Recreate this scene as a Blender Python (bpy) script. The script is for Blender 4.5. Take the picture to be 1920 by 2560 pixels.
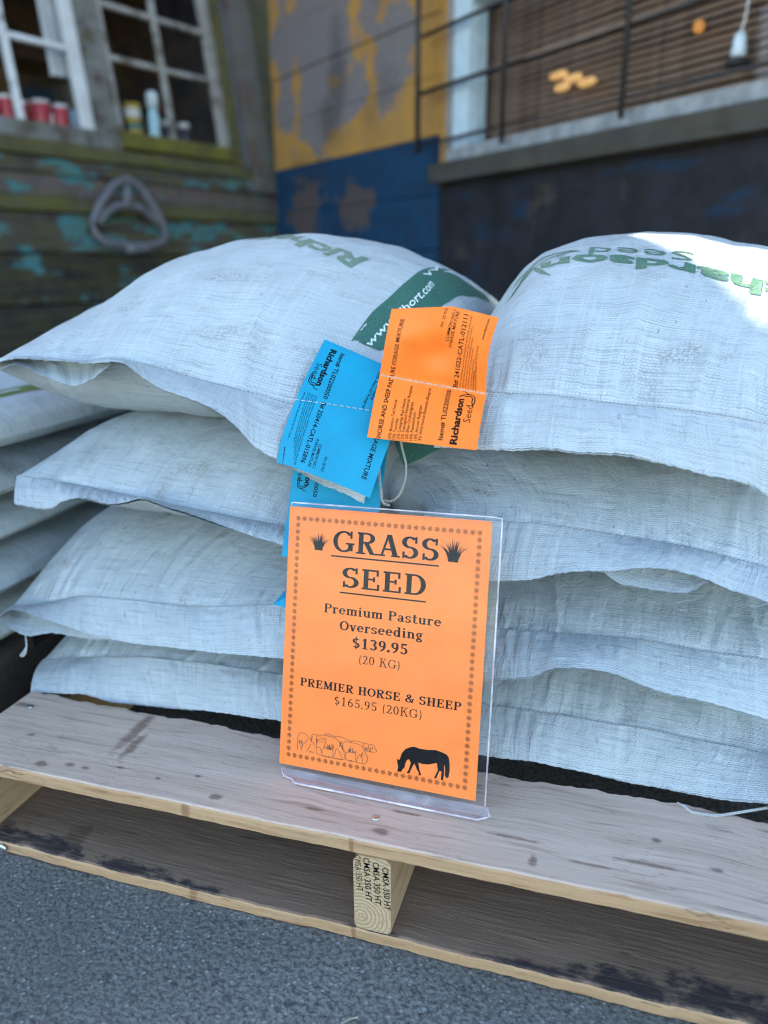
import bpy, bmesh, math, random
import numpy as np
from mathutils import Matrix, Vector

for _o in list(bpy.data.objects):
    bpy.data.objects.remove(_o)
SC = bpy.context.scene
COL = SC.collection
rad = math.radians

# ------------------------------------------------------------------ camera
CAM_POS = Vector((.1928, -.5799, .6436))
YAW, PITCH, ROLL, FPX = .2969, .3033, -.0069, 1944.0
_f = Vector((-math.sin(YAW)*math.cos(PITCH), math.cos(YAW)*math.cos(PITCH), -math.sin(PITCH)))
_r = Vector((math.cos(YAW), math.sin(YAW), 0))
_u = _r.cross(_f)
_r2 = _r*math.cos(ROLL)+_u*math.sin(ROLL)
_u2 = _u*math.cos(ROLL)-_r*math.sin(ROLL)
cam = bpy.data.cameras.new('camera')
camo = bpy.data.objects.new('camera', cam)
COL.objects.link(camo)
mw = Matrix((_r2, _u2, -_f)).transposed().to_4x4()
mw.translation = CAM_POS
camo.matrix_world = mw
cam.sensor_fit = 'HORIZONTAL'
cam.sensor_width = 36.0
cam.lens = 36.0*FPX/1920.0
cam.clip_start = .02
cam.clip_end = 600
cam.dof.use_dof = True
cam.dof.focus_distance = .80
cam.dof.aperture_fstop = 3.6
SC.camera = camo

# ------------------------------------------------------------------ sky, sun, exposure
SUN_DIR = Vector((-.604, .797, 1.10)).normalized()      # towards the sun: behind the buildings, to the left
w = bpy.data.worlds.new("World")
SC.world = w
w.use_nodes = True
nt = w.node_tree
sky = nt.nodes.new('ShaderNodeTexSky')
sky.sky_type = 'NISHITA'
sky.sun_disc = False
sky.sun_elevation = math.asin(SUN_DIR.z)
sky.sun_rotation = math.atan2(SUN_DIR.x, SUN_DIR.y)
sky.altitude = 0
sky.air_density = 1.0
sky.dust_density = .6
sky.ozone_density = 0.0
nt.links.new(sky.outputs[0], nt.nodes['Background'].inputs[0])
nt.nodes['Background'].inputs[1].default_value = .12
sl = bpy.data.lights.new('sun', 'SUN')
sl.energy = 5.0
sl.angle = rad(.3)
sl.color = (1, .90, .76)
so = bpy.data.objects.new('sun', sl)
so.rotation_euler = (-SUN_DIR).to_track_quat('-Z', 'Y').to_euler()
so.location = (-6, 8, 9)
COL.objects.link(so)
vs = SC.view_settings
vs.view_transform = 'Standard'
vs.look = 'None'
vs.gamma = 1
vs.use_curve_mapping = False
vs.exposure = 2.78
SC.cycles.use_denoising = True
SC.cycles.filter_width = 1.1
SC.render.filter_size = 1.1
SC.cycles.max_bounces = 8
SC.cycles.transparent_max_bounces = 16
SC.cycles.caustics_reflective = False
SC.cycles.caustics_refractive = False

# ------------------------------------------------------------------ object helpers
def tag(o, label=None, cat=None, group=None, kind=None):
    if label: o['label'] = label
    if cat: o['category'] = cat
    if group: o['group'] = group
    if kind: o['kind'] = kind
    return o

def thing(name, loc, label, cat, group=None):
    o = bpy.data.objects.new(name, None)
    o.empty_display_size = .05
    o.location = loc
    COL.objects.link(o)
    bpy.context.view_layer.update()
    return tag(o, label, cat, group)

class MB:
    def __init__(s, M=None):
        s.v, s.f, s.m, s.uv = [], [], [], None
        s.M = M
    def add(s, vs, fs, mi=0, M=None):
        b = len(s.v)
        MM = M if M is not None else s.M
        for p in vs:
            q = Vector(p)
            s.v.append(MM @ q if MM is not None else q)
        for f in fs:
            s.f.append([b+i for i in f]); s.m.append(mi)
    def box(s, x0, x1, y0, y1, z0, z1, mi=0, M=None, taper=0):
        s.add([(x0,y0,z0),(x1,y0,z0),(x1,y1,z0),(x0,y1,z0),(x0,y0,z1),(x1,y0,z1),(x1,y1,z1),(x0,y1,z1)],
              [(0,3,2,1),(4,5,6,7),(0,1,5,4),(1,2,6,5),(2,3,7,6),(3,0,4,7)], mi, M)
    def tube(s, pts, r, n=8, closed=False, mi=0, cap=True, M=None):
        pts = [Vector(p) for p in pts]
        N = len(pts); rs = r if isinstance(r, (list, tuple)) else [r]*N
        vs, fs = [], []
        up = Vector((.123, .31, .94)).normalized()
        for i, p in enumerate(pts):
            a = pts[(i-1) % N] if (closed or i > 0) else p
            c = pts[(i+1) % N] if (closed or i < N-1) else p
            t = (c-a).normalized()
            x = t.cross(up)
            if x.length < 1e-4: x = t.orthogonal()
            x.normalize(); y = t.cross(x)
            up = -(y if y.dot(up) < 0 else -y) if False else up
            for k in range(n):
                an = 2*math.pi*k/n
                vs.append(p+x*rs[i]*math.cos(an)+y*rs[i]*math.sin(an))
        for i in range(N if closed else N-1):
            j = (i+1) % N
            for k in range(n):
                fs.append((i*n+k, i*n+(k+1) % n, j*n+(k+1) % n, j*n+k))
        if cap and not closed:
            fs.append(tuple(range(n))[::-1]); fs.append(tuple((N-1)*n+k for k in range(n)))
        s.add(vs, fs, mi, M)
    def lathe(s, prof, c, ax=None, n=20, mi=0):
        c = Vector(c)
        R = (ax or Vector((0,0,1))).to_track_quat('Z','Y').to_matrix()
        vs, fs = [], []
        for (r, h) in prof:
            for k in range(n):
                a = 2*math.pi*k/n
                vs.append(c+R @ Vector((r*math.cos(a), r*math.sin(a), h)))
        for i in range(len(prof)-1):
            for k in range(n):
                fs.append((i*n+k, i*n+(k+1) % n, (i+1)*n+(k+1) % n, (i+1)*n+k))
        fs.append(tuple(range(n))[::-1]); fs.append(tuple((len(prof)-1)*n+k for k in range(n)))
        s.add(vs, fs, mi)
    def poly(s, pts, mi=0):
        s.add(pts, [tuple(range(len(pts)))], mi)
    def build(s, name, mats, parent=None, smooth=False, bevel=0, recalc=True, uv=None):
        me = bpy.data.meshes.new(name)
        me.from_pydata([tuple(p) for p in s.v], [], s.f)
        if not isinstance(mats, (list, tuple)): mats = [mats]
        for m in mats: me.materials.append(m)
        me.polygons.foreach_set('material_index', s.m)
        if recalc or bevel:
            bm = bmesh.new(); bm.from_mesh(me)
            bmesh.ops.recalc_face_normals(bm, faces=bm.faces)
            if bevel:
                es = [e for e in bm.edges if len(e.link_faces) == 2 and e.calc_face_angle(0) > .7]
                bmesh.ops.bevel(bm, geom=es, offset=bevel, segments=2, profile=.6, affect='EDGES', clamp_overlap=True)
            bm.to_mesh(me); bm.free()
        if smooth:
            me.polygons.foreach_set('use_smooth', [True]*len(me.polygons))
        return link(name, me, parent)

def link(name, me, parent=None):
    o = bpy.data.objects.new(name, me)
    COL.objects.link(o)
    if parent is not None:
        o.parent = parent
        pm = Matrix.Identity(4)
        chain = []
        q = parent
        while q is not None:
            chain.append(q); q = q.parent
        for q in reversed(chain):
            pm = pm @ (q.matrix_parent_inverse @ q.matrix_basis if q.parent else q.matrix_basis)
        o.matrix_parent_inverse = pm.inverted()
    return o

def place_copy(o, M, parent=None):
    """a copy that shares the mesh, put at matrix M (relative to the parent's own frame)"""
    c = o.copy()
    COL.objects.link(c)
    c.parent = parent
    if parent is None: c.matrix_world = M
    return c

# ------------------------------------------------------------------ material helpers
class G:
    def __init__(s, name):
        s.mat = bpy.data.materials.new(name)
        s.mat.use_nodes = True
        s.nt = s.mat.node_tree
        s.bsdf = s.nt.nodes['Principled BSDF']
        s.out = s.nt.nodes['Material Output']
    def n(s, typ, ins=None, **props):
        nd = s.nt.nodes.new(typ)
        for k, v in props.items(): setattr(nd, k, v)
        for k, v in (ins or {}).items(): s.set(nd.inputs[k], v)
        return nd
    def set(s, sock, v):
        if isinstance(v, bpy.types.NodeSocket): s.nt.links.new(v, sock)
        elif isinstance(v, (tuple, list)) and len(v) == 3 and sock.type == 'RGBA': sock.default_value = (*v, 1)
        else: sock.default_value = v
    def co(s, kind='Object', scale=None, rot=None, loc=None):
        c = s.n('ShaderNodeTexCoord').outputs[kind]
        if scale or rot or loc:
            m = s.n('ShaderNodeMapping', {'Vector': c})
            if scale: m.inputs['Scale'].default_value = scale
            if rot: m.inputs['Rotation'].default_value = rot
            if loc: m.inputs['Location'].default_value = loc
            c = m.outputs[0]
        return c
    def noise(s, vec, scale, detail=4, rough=.55, dist=0.):
        return s.n('ShaderNodeTexNoise', {'Vector': vec, 'Scale': scale, 'Detail': detail, 'Roughness': rough, 'Distortion': dist}).outputs[0]
    def math(s, op, a, b=None, c=None, clamp=False):
        nd = s.n('ShaderNodeMath', operation=op, use_clamp=clamp)
        for i, v in enumerate((a, b, c)):
            if v is not None: s.set(nd.inputs[i], v)
        return nd.outputs[0]
    def ramp(s, x, lo, hi, a=0., b=1., smooth=True):
        nd = s.n('ShaderNodeMapRange', interpolation_type='SMOOTHSTEP' if smooth else 'LINEAR')
        for k, v in zip(('Value', 'From Min', 'From Max', 'To Min', 'To Max'), (x, lo, hi, a, b)): s.set(nd.inputs[k], v)
        return nd.outputs[0]
    def mix(s, f, a, b, blend='MIX'):
        nd = s.n('ShaderNodeMix', data_type='RGBA', blend_type=blend)
        s.set(nd.inputs[0], f); s.set(nd.inputs[6], a); s.set(nd.inputs[7], b)
        return nd.outputs[2]
    def bump(s, h, strength=.5, dist=.001, prev=None):
        nd = s.n('ShaderNodeBump', {'Height': h, 'Strength': strength, 'Distance': dist})
        if prev is not None: s.set(nd.inputs['Normal'], prev)
        return nd.outputs[0]
    def dot(s, vec, d):
        nd = s.n('ShaderNodeVectorMath', operation='DOT_PRODUCT')
        s.set(nd.inputs[0], vec); nd.inputs[1].default_value = d
        return nd.outputs['Value']
    def spots(s, vec, pts, warp=None):
        """max over soft ellipses (x, y, rx, ry) in the first two coordinates of vec"""
        acc = None
        for (x, y, rx, ry) in pts:
            m = s.n('ShaderNodeMapping', {'Vector': vec, 'Location': (-x/rx, -y/ry, 0), 'Scale': (1/rx, 1/ry, 0)})
            l = s.n('ShaderNodeVectorMath', {0: m.outputs[0]}, operation='LENGTH').outputs['Value']
            if warp is not None: l = s.math('ADD', l, warp)
            v = s.ramp(l, .35, 1.1, 1., 0.)
            acc = v if acc is None else s.math('MAXIMUM', acc, v)
        return acc
    def done(s, col=None, rough=None, normal=None, spec=None, metal=None, **kw):
        b = s.bsdf.inputs
        if col is not None: s.set(b['Base Color'], col)
        if rough is not None: s.set(b['Roughness'], rough)
        if normal is not None: s.set(b['Normal'], normal)
        if spec is not None: s.set(b['Specular IOR Level'], spec)
        if metal is not None: s.set(b['Metallic'], metal)
        return s.mat

def simple(name, col, rough=.6, metal=0., spec=.5, var=.15, vs=30, bump=.1):
    g = G(name); c = g.co()
    n = g.noise(c, vs, 5)
    f = g.ramp(n, .3, .7, 1-var, 1+var)
    cc = g.mix(1., (*col,), g.n('ShaderNodeCombineColor', {0: f, 1: f, 2: f}).outputs[0], 'MULTIPLY')
    return g.done(cc, rough, g.bump(g.noise(c, vs*6, 4), bump, .001), spec, metal)
# ------------------------------------------------------------------ materials
def mat_asphalt():
    g = G('asphalt'); c = g.co()
    n1 = g.noise(c, 2.2, 4); n2 = g.noise(c, 190, 5, .62); n3 = g.noise(c, 420, 3, .6)
    vo = g.n('ShaderNodeTexVoronoi', {'Vector': c, 'Scale': 210.}, feature='F1')
    cell = g.n('ShaderNodeSeparateColor', {0: vo.outputs['Color']}).outputs[0]
    vo2 = g.n('ShaderNodeTexVoronoi', {'Vector': c, 'Scale': 85.}, feature='F1')
    cell2 = g.n('ShaderNodeSeparateColor', {0: vo2.outputs['Color']}).outputs[1]
    base = g.mix(g.ramp(n1, .40, .60), (.145, .149, .130), (.205, .21, .186))
    base = g.mix(g.ramp(n2, .35, .7), base, (.062, .063, .058))
    st = g.math('MULTIPLY', g.ramp(cell, .86, .9), g.ramp(vo.outputs['Distance'], .25, .45, 1., 0.))
    base = g.mix(g.math('MULTIPLY', st, .75), base, (.30, .31, .30))
    st2 = g.math('MULTIPLY', g.ramp(cell2, .9, .93), g.ramp(vo2.outputs['Distance'], .3, .5, 1., 0.))
    base = g.mix(g.math('MULTIPLY', st2, .6), base, (.04, .042, .048))
    sp = g.math('MULTIPLY', g.ramp(g.noise(c, 330, 2), .70, .76), .9)
    base = g.mix(sp, base, (.42, .43, .41))
    h = g.math('ADD', g.math('MULTIPLY', n2, 1.), g.math('ADD', g.math('MULTIPLY', vo.outputs['Distance'], -.8), g.math('MULTIPLY', n3, .5)))
    return g.done(base, .82, g.bump(h, .75, .003), .35)

def mat_wood(name, c1, c2, dark, axis='x', knots=(), knotcol=(.10, .05, .025), grain=1., rough=.75, stains=(), staincol=(.012, .014, .02), saw=0., fuzz=.0, streak=.5):
    g = G(name); c = g.co()
    sc = {'x': (1.6, 26, 26), 'y': (26, 1.6, 26), 'z': (26, 26, 1.6)}[axis]
    wv = g.noise(c, 4.5, 3)
    cw = g.n('ShaderNodeVectorMath', {0: c}, operation='ADD')
    sv = g.n('ShaderNodeCombineXYZ', {0: 0., 1: g.math('MULTIPLY', wv, .03), 2: 0.} if axis != 'y' else {0: g.math('MULTIPLY', wv, .03), 1: 0., 2: 0.})
    g.nt.links.new(sv.outputs[0], cw.inputs[1])
    st = g.n('ShaderNodeMapping', {'Vector': cw.outputs[0], 'Scale': sc}).outputs[0]
    n1 = g.noise(st, 1.6, 5, .6)
    n2 = g.noise(st, 7., 4, .6)
    big = g.noise(c, 6, 3)
    col = g.mix(g.ramp(n1, .32, .68), c1, c2)
    col = g.mix(g.math('MULTIPLY', g.ramp(n2, .52, .72), streak*grain), col, dark)
    col = g.mix(g.math('MULTIPLY', g.ramp(big, .4, .75), .35), col, tuple(x*.72 for x in c1))
    if fuzz:
        fz = g.noise(g.n('ShaderNodeMapping', {'Vector': c, 'Rotation': (0, 0, .5), 'Scale': (60, 260, 100)}).outputs[0], 2., 3, .7)
        fm = g.math('MULTIPLY', g.ramp(fz, .56, .7), g.ramp(g.noise(c, 9, 2), .45, .62))
        col = g.mix(g.math('MULTIPLY', fm, fuzz), col, tuple(x*.35 for x in c1))
    if knots:
        wp = g.ramp(g.noise(c, 90, 3), .2, .8, -.35, .35, smooth=False)
        k = g.spots(c, knots, wp)
        col = g.mix(g.math('MULTIPLY', k, .7), col, knotcol)
    if stains:
        wp = g.ramp(g.noise(g.n('ShaderNodeMapping', {'Vector': c, 'Scale': (22, 34, 20)}).outputs[0], 2.5, 5, .65), .25, .75, -.7, .7, smooth=False)
        k = g.spots(c, stains, wp)
        col = g.mix(g.math('MULTIPLY', k, .88), col, staincol)
    h = g.math('ADD', g.math('MULTIPLY', n2, .6), g.math('MULTIPLY', n1, .4))
    if saw:
        sw = g.n('ShaderNodeTexNoise', {'Vector': g.n('ShaderNodeMapping', {'Vector': c, 'Scale': (14, 190, 190)}).outputs[0], 'Scale': 1.6, 'Detail': 4., 'Distortion': .4}).outputs[0]
        h = g.math('ADD', h, g.math('MULTIPLY', g.ramp(sw, .45, .7), saw))
        col = g.mix(g.math('MULTIPLY', g.ramp(sw, .56, .72), .22), col, tuple(min(1, x*2.2) for x in c2))
    fib = g.noise(g.n('ShaderNodeMapping', {'Vector': cw.outputs[0], 'Scale': {'x': (9, 240, 240), 'y': (240, 9, 240), 'z': (240, 240, 9)}[axis]}).outputs[0], 1., 4, .7)
    col = g.mix(g.math('MULTIPLY', g.ramp(fib, .52, .70), .42*grain), col, tuple(x*.55 for x in c2))
    col = g.mix(g.math('MULTIPLY', g.ramp(fib, .46, .32), .30*grain), col, tuple(min(1, x*1.22) for x in c1))
    crk = g.noise(g.n('ShaderNodeMapping', {'Vector': cw.outputs[0], 'Scale': {'x': (3, 75, 75), 'y': (75, 3, 75), 'z': (75, 75, 3)}[axis]}).outputs[0], 1., 2, .5)
    ck = g.math('MULTIPLY', g.ramp(g.math('ABSOLUTE', g.math('SUBTRACT', crk, .5)), .012, .003), g.ramp(big, .52, .60))
    col = g.mix(g.math('MULTIPLY', ck, .6), col, tuple(x*.3 for x in c2))
    h = g.math('ADD', h, g.math('MULTIPLY', fib, .5))
    nb = g.bump(h, .6, .0012)
    nb = g.bump(g.noise(c, 500, 3), .25, .0006, nb)
    return g.done(col, rough, nb, .3)

def mat_rings():
    g = G('end_grain'); c = g.co()
    d = g.n('ShaderNodeMapping', {'Vector': c, 'Location': (.012, 0, -.032), 'Scale': (1, 0, 1)}).outputs[0]
    l = g.n('ShaderNodeVectorMath', {0: d}, operation='LENGTH').outputs['Value']
    l = g.math('ADD', l, g.math('MULTIPLY', g.noise(c, 35, 3), .006))
    wv = g.math('SINE', g.math('MULTIPLY', l, 2*math.pi/.0042))
    n = g.noise(c, 300, 3)
    col = g.mix(g.ramp(wv, -.2, .95), (.48, .35, .20), (.36, .24, .125))
    col = g.mix(g.math('MULTIPLY', g.ramp(n, .5, .7), .4), col, (.22, .15, .08))
    return g.done(col, .8, g.bump(wv, .3, .0006), .3)

def mat_woven(name='woven_sack', tint=(.475, .528, .525), dirt=.5, seed=0.):
    g = G(name)
    uv = g.co('UV')
    # cut lines across, broader tapes along
    br = g.n('ShaderNodeTexBrick', {'Vector': uv, 'Color1': (1, 1, 1, 1), 'Color2': (.9, .9, .9, 1), 'Mortar': (0, 0, 0, 1), 'Scale': 1., 'Mortar Size': .00042,
             'Mortar Smooth': .6, 'Brick Width': .0050, 'Row Height': .0024}, offset=.5)
    mort = br.outputs['Fac']
    lines = g.noise(g.n('ShaderNodeMapping', {'Vector': uv, 'Scale': (16, 470, 1), 'Location': (seed, 0, 0)}).outputs[0], 1., 3, .6)
    ups = g.noise(g.n('ShaderNodeMapping', {'Vector': uv, 'Scale': (230, 7, 1), 'Location': (seed, 3, 0)}).outputs[0], 1., 3, .6)
    big = g.noise(g.n('ShaderNodeMapping', {'Vector': uv, 'Scale': (7, 5, 1), 'Location': (seed*2, 0, 0)}).outputs[0], 1., 3)
    patch = g.ramp(g.noise(uv, 22, 3), .38, .66)
    col = g.mix(g.math('MULTIPLY', g.math('MULTIPLY', mort, patch), .7), tint, tuple(x*.62 for x in tint))
    col = g.mix(g.math('MULTIPLY', g.ramp(lines, .52, .66), .6), col, tuple(x*.62 for x in tint))
    col = g.mix(g.math('MULTIPLY', g.ramp(lines, .46, .28), .8), col, (.575, .615, .615))
    col = g.mix(g.math('MULTIPLY', g.ramp(ups, .50, .74), .5), col, (.575, .615, .615))
    col = g.mix(g.math('MULTIPLY', g.ramp(big, .40, .65), .4), col, tuple(x*.80 for x in tint))
    # handling dirt: greyish brown smears and specks
    sm = g.noise(g.n('ShaderNodeMapping', {'Vector': uv, 'Scale': (13, 24, 1), 'Location': (seed*3+1.3, .4, 0)}).outputs[0], 1., 6, .62)
    sm2 = g.noise(uv, 260, 3, .7)
    dm = g.math('MULTIPLY', g.ramp(sm, .52, .70), g.ramp(sm2, .38, .62))
    col = g.mix(g.math('MULTIPLY', dm, dirt), col, (.19, .175, .15))
    sp = g.ramp(g.noise(g.n('ShaderNodeMapping', {'Vector': uv, 'Scale': (1, .6, 1), 'Location': (seed, seed, 0)}).outputs[0], 120, 1), .765, .79)
    col = g.mix(g.math('MULTIPLY', sp, .55*dirt*2), col, (.20, .17, .13))
    h = g.math('ADD', g.math('MULTIPLY', mort, -1.), g.math('ADD', g.math('MULTIPLY', lines, .8), g.math('MULTIPLY', ups, .7)))
    nb = g.bump(h, .65, .0011)
    nb = g.bump(g.noise(uv, 55, 4, .6), .5, .004, nb)
    # pleats that run off the sewn seam (v = 0) and die away into the full sack
    v = g.n('ShaderNodeSeparateXYZ', {0: uv}).outputs[1]
    near = g.ramp(g.math('ABSOLUTE', v), .0, .13, 1., 0.)
    wv = g.noise(uv, 9, 2)
    pu = g.n('ShaderNodeCombineXYZ', {0: g.math('ADD', g.n('ShaderNodeSeparateXYZ', {0: uv}).outputs[0], g.math('MULTIPLY', wv, .035)), 1: v, 2: 0.}).outputs[0]
    pl = g.noise(g.n('ShaderNodeMapping', {'Vector': pu, 'Scale': (62, 6.5, 1), 'Location': (seed*5, 0, 0)}).outputs[0], 1., 3, .55)
    nb = g.bump(g.math('MULTIPLY', pl, near), 1., .0065, nb)
    cr = g.noise(g.n('ShaderNodeMapping', {'Vector': pu, 'Scale': (20, 15, 1), 'Rotation': (0, 0, .7), 'Location': (seed*2, 0, 0)}).outputs[0], 1., 3, .5)
    nb = g.bump(g.ramp(g.math('ABSOLUTE', g.math('SUBTRACT', cr, .5)), .0, .06), .2, .0024, nb)
    return g.done(col, .62, nb, .16)

def mat_paint(name, c1, c2, patches=None, under=(.15, .135, .13), axis=(1, 0, 0), thr=(.52, .58), scale=5., dirt=.3, rough=.7, moss=0., stain=None, teal=None, tealthr=(.6, .66)):
    """weathered paint: colour, exposed wood or plaster in ragged areas, moss, remains of an older coat"""
    g = G(name); c = g.co()
    m = g.dot(c, axis)
    z = g.n('ShaderNodeSeparateXYZ', {0: c}).outputs[2]
    p = g.n('ShaderNodeCombineXYZ', {0: m, 1: z, 2: 0.}).outputs[0]
    n = g.noise(p, scale, 6, .62)
    fine = g.noise(p, 60, 5, .6)
    col = g.mix(g.ramp(g.noise(p, 9, 4), .35, .65), c1, c2)
    if teal:
        tn = g.noise(g.n('ShaderNodeMapping', {'Vector': p, 'Scale': (3.2, 9, 1), 'Location': (1.7, .35, 0)}).outputs[0], 1.3, 6, .6)
        col = g.mix(g.ramp(tn, *tealthr), col, teal)
    u = n
    if patches:
        wp = g.ramp(n, .2, .8, .8, -.8, smooth=False)
        u = g.spots(p, patches, wp)
        u = g.ramp(u, .30, .62)
    else:
        u = g.ramp(n, *thr)
    und = g.mix(g.ramp(fine, .35, .7), under, tuple(x*.62 for x in under))
    col = g.mix(u, col, und)
    if moss:
        mn = g.noise(g.n('ShaderNodeMapping', {'Vector': p, 'Scale': (2.2, 14, 1)}).outputs[0], 2., 6, .65)
        col = g.mix(g.math('MULTIPLY', g.ramp(mn, .40, .60), moss), col, (.10, .095, .016))
    col = g.mix(g.math('MULTIPLY', g.ramp(g.noise(p, 3.2, 5), .5, .75), dirt), col, (.03, .028, .027))
    if stain:
        sm_ = g.spots(p, stain, g.ramp(n, .2, .8, -.5, .5, smooth=False))
        col = g.mix(g.math('MULTIPLY', sm_, .6), col, (.045, .042, .044))
    return g.done(col, rough, g.bump(g.math('ADD', fine, g.math('MULTIPLY', u, -.4)), .4, .003), .3)

def mat_clear(name, tint=(.97, .97, .985), rough=.05, haze=.0, ior=1.47):
    g = G(name)
    tr = g.n('ShaderNodeBsdfTransparent', {0: (*tint, 1)})
    gl = g.n('ShaderNodeBsdfGlossy', {'Color': (1, 1, 1, 1), 'Roughness': rough})
    fr = g.n('ShaderNodeFresnel', {'IOR': ior})
    c = g.co()
    nb = g.bump(g.noise(c, 30, 2), .03, .002)
    g.set(gl.inputs['Normal'], nb)
    front = g.math('SUBTRACT', 1., g.n('ShaderNodeNewGeometry').outputs['Backfacing'])
    ms = g.n('ShaderNodeMixShader', {0: g.math('MULTIPLY', fr.outputs[0], front), 1: tr.outputs[0], 2: gl.outputs[0]})
    o = ms.outputs[0]
    if haze:
        df = g.n('ShaderNodeBsdfDiffuse', {0: (.8, .78, .8, 1)})
        sc = g.math('MULTIPLY', g.ramp(g.noise(c, 30, 5), .4, .7, .5, 1.5), haze)
        o = g.n('ShaderNodeMixShader', {0: sc, 1: o, 2: df.outputs[0]}).outputs[0]
    g.nt.links.new(o, g.out.inputs[0])
    return g.mat

def mat_paper(name, col, rough=.55, var=.05):
    g = G(name); c = g.co()
    n = g.noise(c, 26, 4)
    cc = g.mix(g.ramp(n, .35, .7), col, tuple(x*(1-var*2) for x in col))
    s = g.ramp(g.noise(c, 170, 2), .76, .79)
    cc = g.mix(g.math('MULTIPLY', s, .4), cc, tuple(x*.45 for x in col))
    return g.done(cc, rough, g.bump(g.noise(c, 700, 2), .1, .0003), .3)

def mat_emit(name, col, strength):
    g = G(name)
    g.set(g.bsdf.inputs['Emission Color'], (*col, 1)); g.bsdf.inputs['Emission Strength'].default_value = strength
    return g.done(tuple(x*.45 for x in col), .5)

ASPHALT = mat_asphalt()
WOVEN = [mat_woven('woven_sack', seed=1.3*i, dirt=d) for i, d in enumerate((.75, .5, .55, .35))]
BLACK_INK = simple('black_ink', (.006, .0055, .006), .6, var=.2, spec=.1)
GREY_INK = simple('faded_ink', (.06, .045, .03), .6, var=.2)
GREEN_INK = simple('green_ink', (.075, .175, .115), .5, var=.35, vs=400)
BAND_INK = simple('dark_green_print', (.035, .125, .09), .5, var=.3, vs=500)
WHITE_INK = simple('white_print', (.62, .70, .66), .5, var=.2, vs=400)
ORANGE = mat_paper('orange_paper', (.99, .235, .040))
ORANGE_TAG = mat_paper('orange_tag_paper', (.97, .22, .026))
BLUE = mat_paper('blue_tag_paper', (.003, .27, .42))
THREAD = simple('cotton_thread', (.46, .43, .38), .9, var=.25, vs=600)
DTHREAD = simple('seam_thread', (.27, .27, .26), .9, var=.4, vs=500)
WTHREAD = simple('white_thread', (.5, .53, .53), .9, var=.2, vs=500)
CLEAR = mat_clear('clear_acrylic', tint=(.995, .995, .995), haze=.005, ior=1.24)
FOOT = mat_clear('clear_acrylic_foot', tint=(.95, .93, .95), haze=.10, ior=1.45)
CLEAR_EDGE = mat_clear('acrylic_edge', tint=(.90, .86, .88), rough=.15, haze=.6)
GLASS = mat_clear('window_glass', tint=(.96, .97, .97), rough=.02, ior=1.3)
TOPWOOD = mat_wood('weathered_deck_wood', (.60, .455, .345), (.51, .38, .28), (.29, .19, .125), knots=[
    (.004, .018, .012, .006), (-.387, .016, .011, .006), (-.357, .023, .007, .005), (-.337, .023, .007, .004), (-.495, .112, .016, .006), (-.175, .02, .009, .006),
    (.259, .08, .006, .004), (-.30, .035, .006, .003), (-.25, .03, .005, .003), (-.21, .045, .005, .003), (-.44, .06, .006, .004), (.02, .05, .018, .0025), (.2, .03, .03, .0025), (.13, .045, .03, .0028), (.25, .045, .04, .003), (-.07, .03, .015, .0025), (.31, .055, .008, .004), (-.325, .10, .010, .05), (-.31, .075, .008, .03), (.15, .02, .005, .010)],
    knotcol=(.12, .068, .04), fuzz=.8, streak=.6)
KNOTWOOD = None
EDGEWOOD = mat_wood('fresh_sawn_edge', (.47, .30, .16), (.385, .235, .118), (.24, .115, .048), streak=.8, grain=1.1, knots=[(-.2, .0, .006, .02), (-.02, 0, .003, .01)], knotcol=(.22, .10, .045))
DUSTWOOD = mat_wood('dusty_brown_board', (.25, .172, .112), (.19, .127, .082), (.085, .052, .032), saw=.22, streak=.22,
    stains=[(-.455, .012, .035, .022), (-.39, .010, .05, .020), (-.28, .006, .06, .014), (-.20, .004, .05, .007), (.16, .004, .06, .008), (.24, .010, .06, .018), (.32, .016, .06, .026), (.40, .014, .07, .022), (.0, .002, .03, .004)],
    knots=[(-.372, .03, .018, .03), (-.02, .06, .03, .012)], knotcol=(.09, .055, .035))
PALEWOOD = mat_wood('pale_pine', (.46, .32, .175), (.38, .25, .125), (.26, .15, .07), axis='y', streak=.7)
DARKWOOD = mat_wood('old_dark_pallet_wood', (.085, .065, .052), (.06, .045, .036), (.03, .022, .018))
RINGS = mat_rings()
STEEL = simple('galvanised_nail', (.55, .56, .56), .35, metal=1.)
# ------------------------------------------------------------------ ground
mb = MB()
xs = [-90, -20, -6, -2.5, 2.5, 6, 20, 90]
vs_, fs_ = [], []
for y in xs:
    for x in xs: vs_.append((x, y, 0))
for j in range(7):
    for i in range(7): fs_.append((j*8+i, j*8+i+1, j*8+i+9, j*8+i+8))
mb.add(vs_, fs_)
tag(mb.build('ground', ASPHALT, recalc=False), kind='structure')

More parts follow.
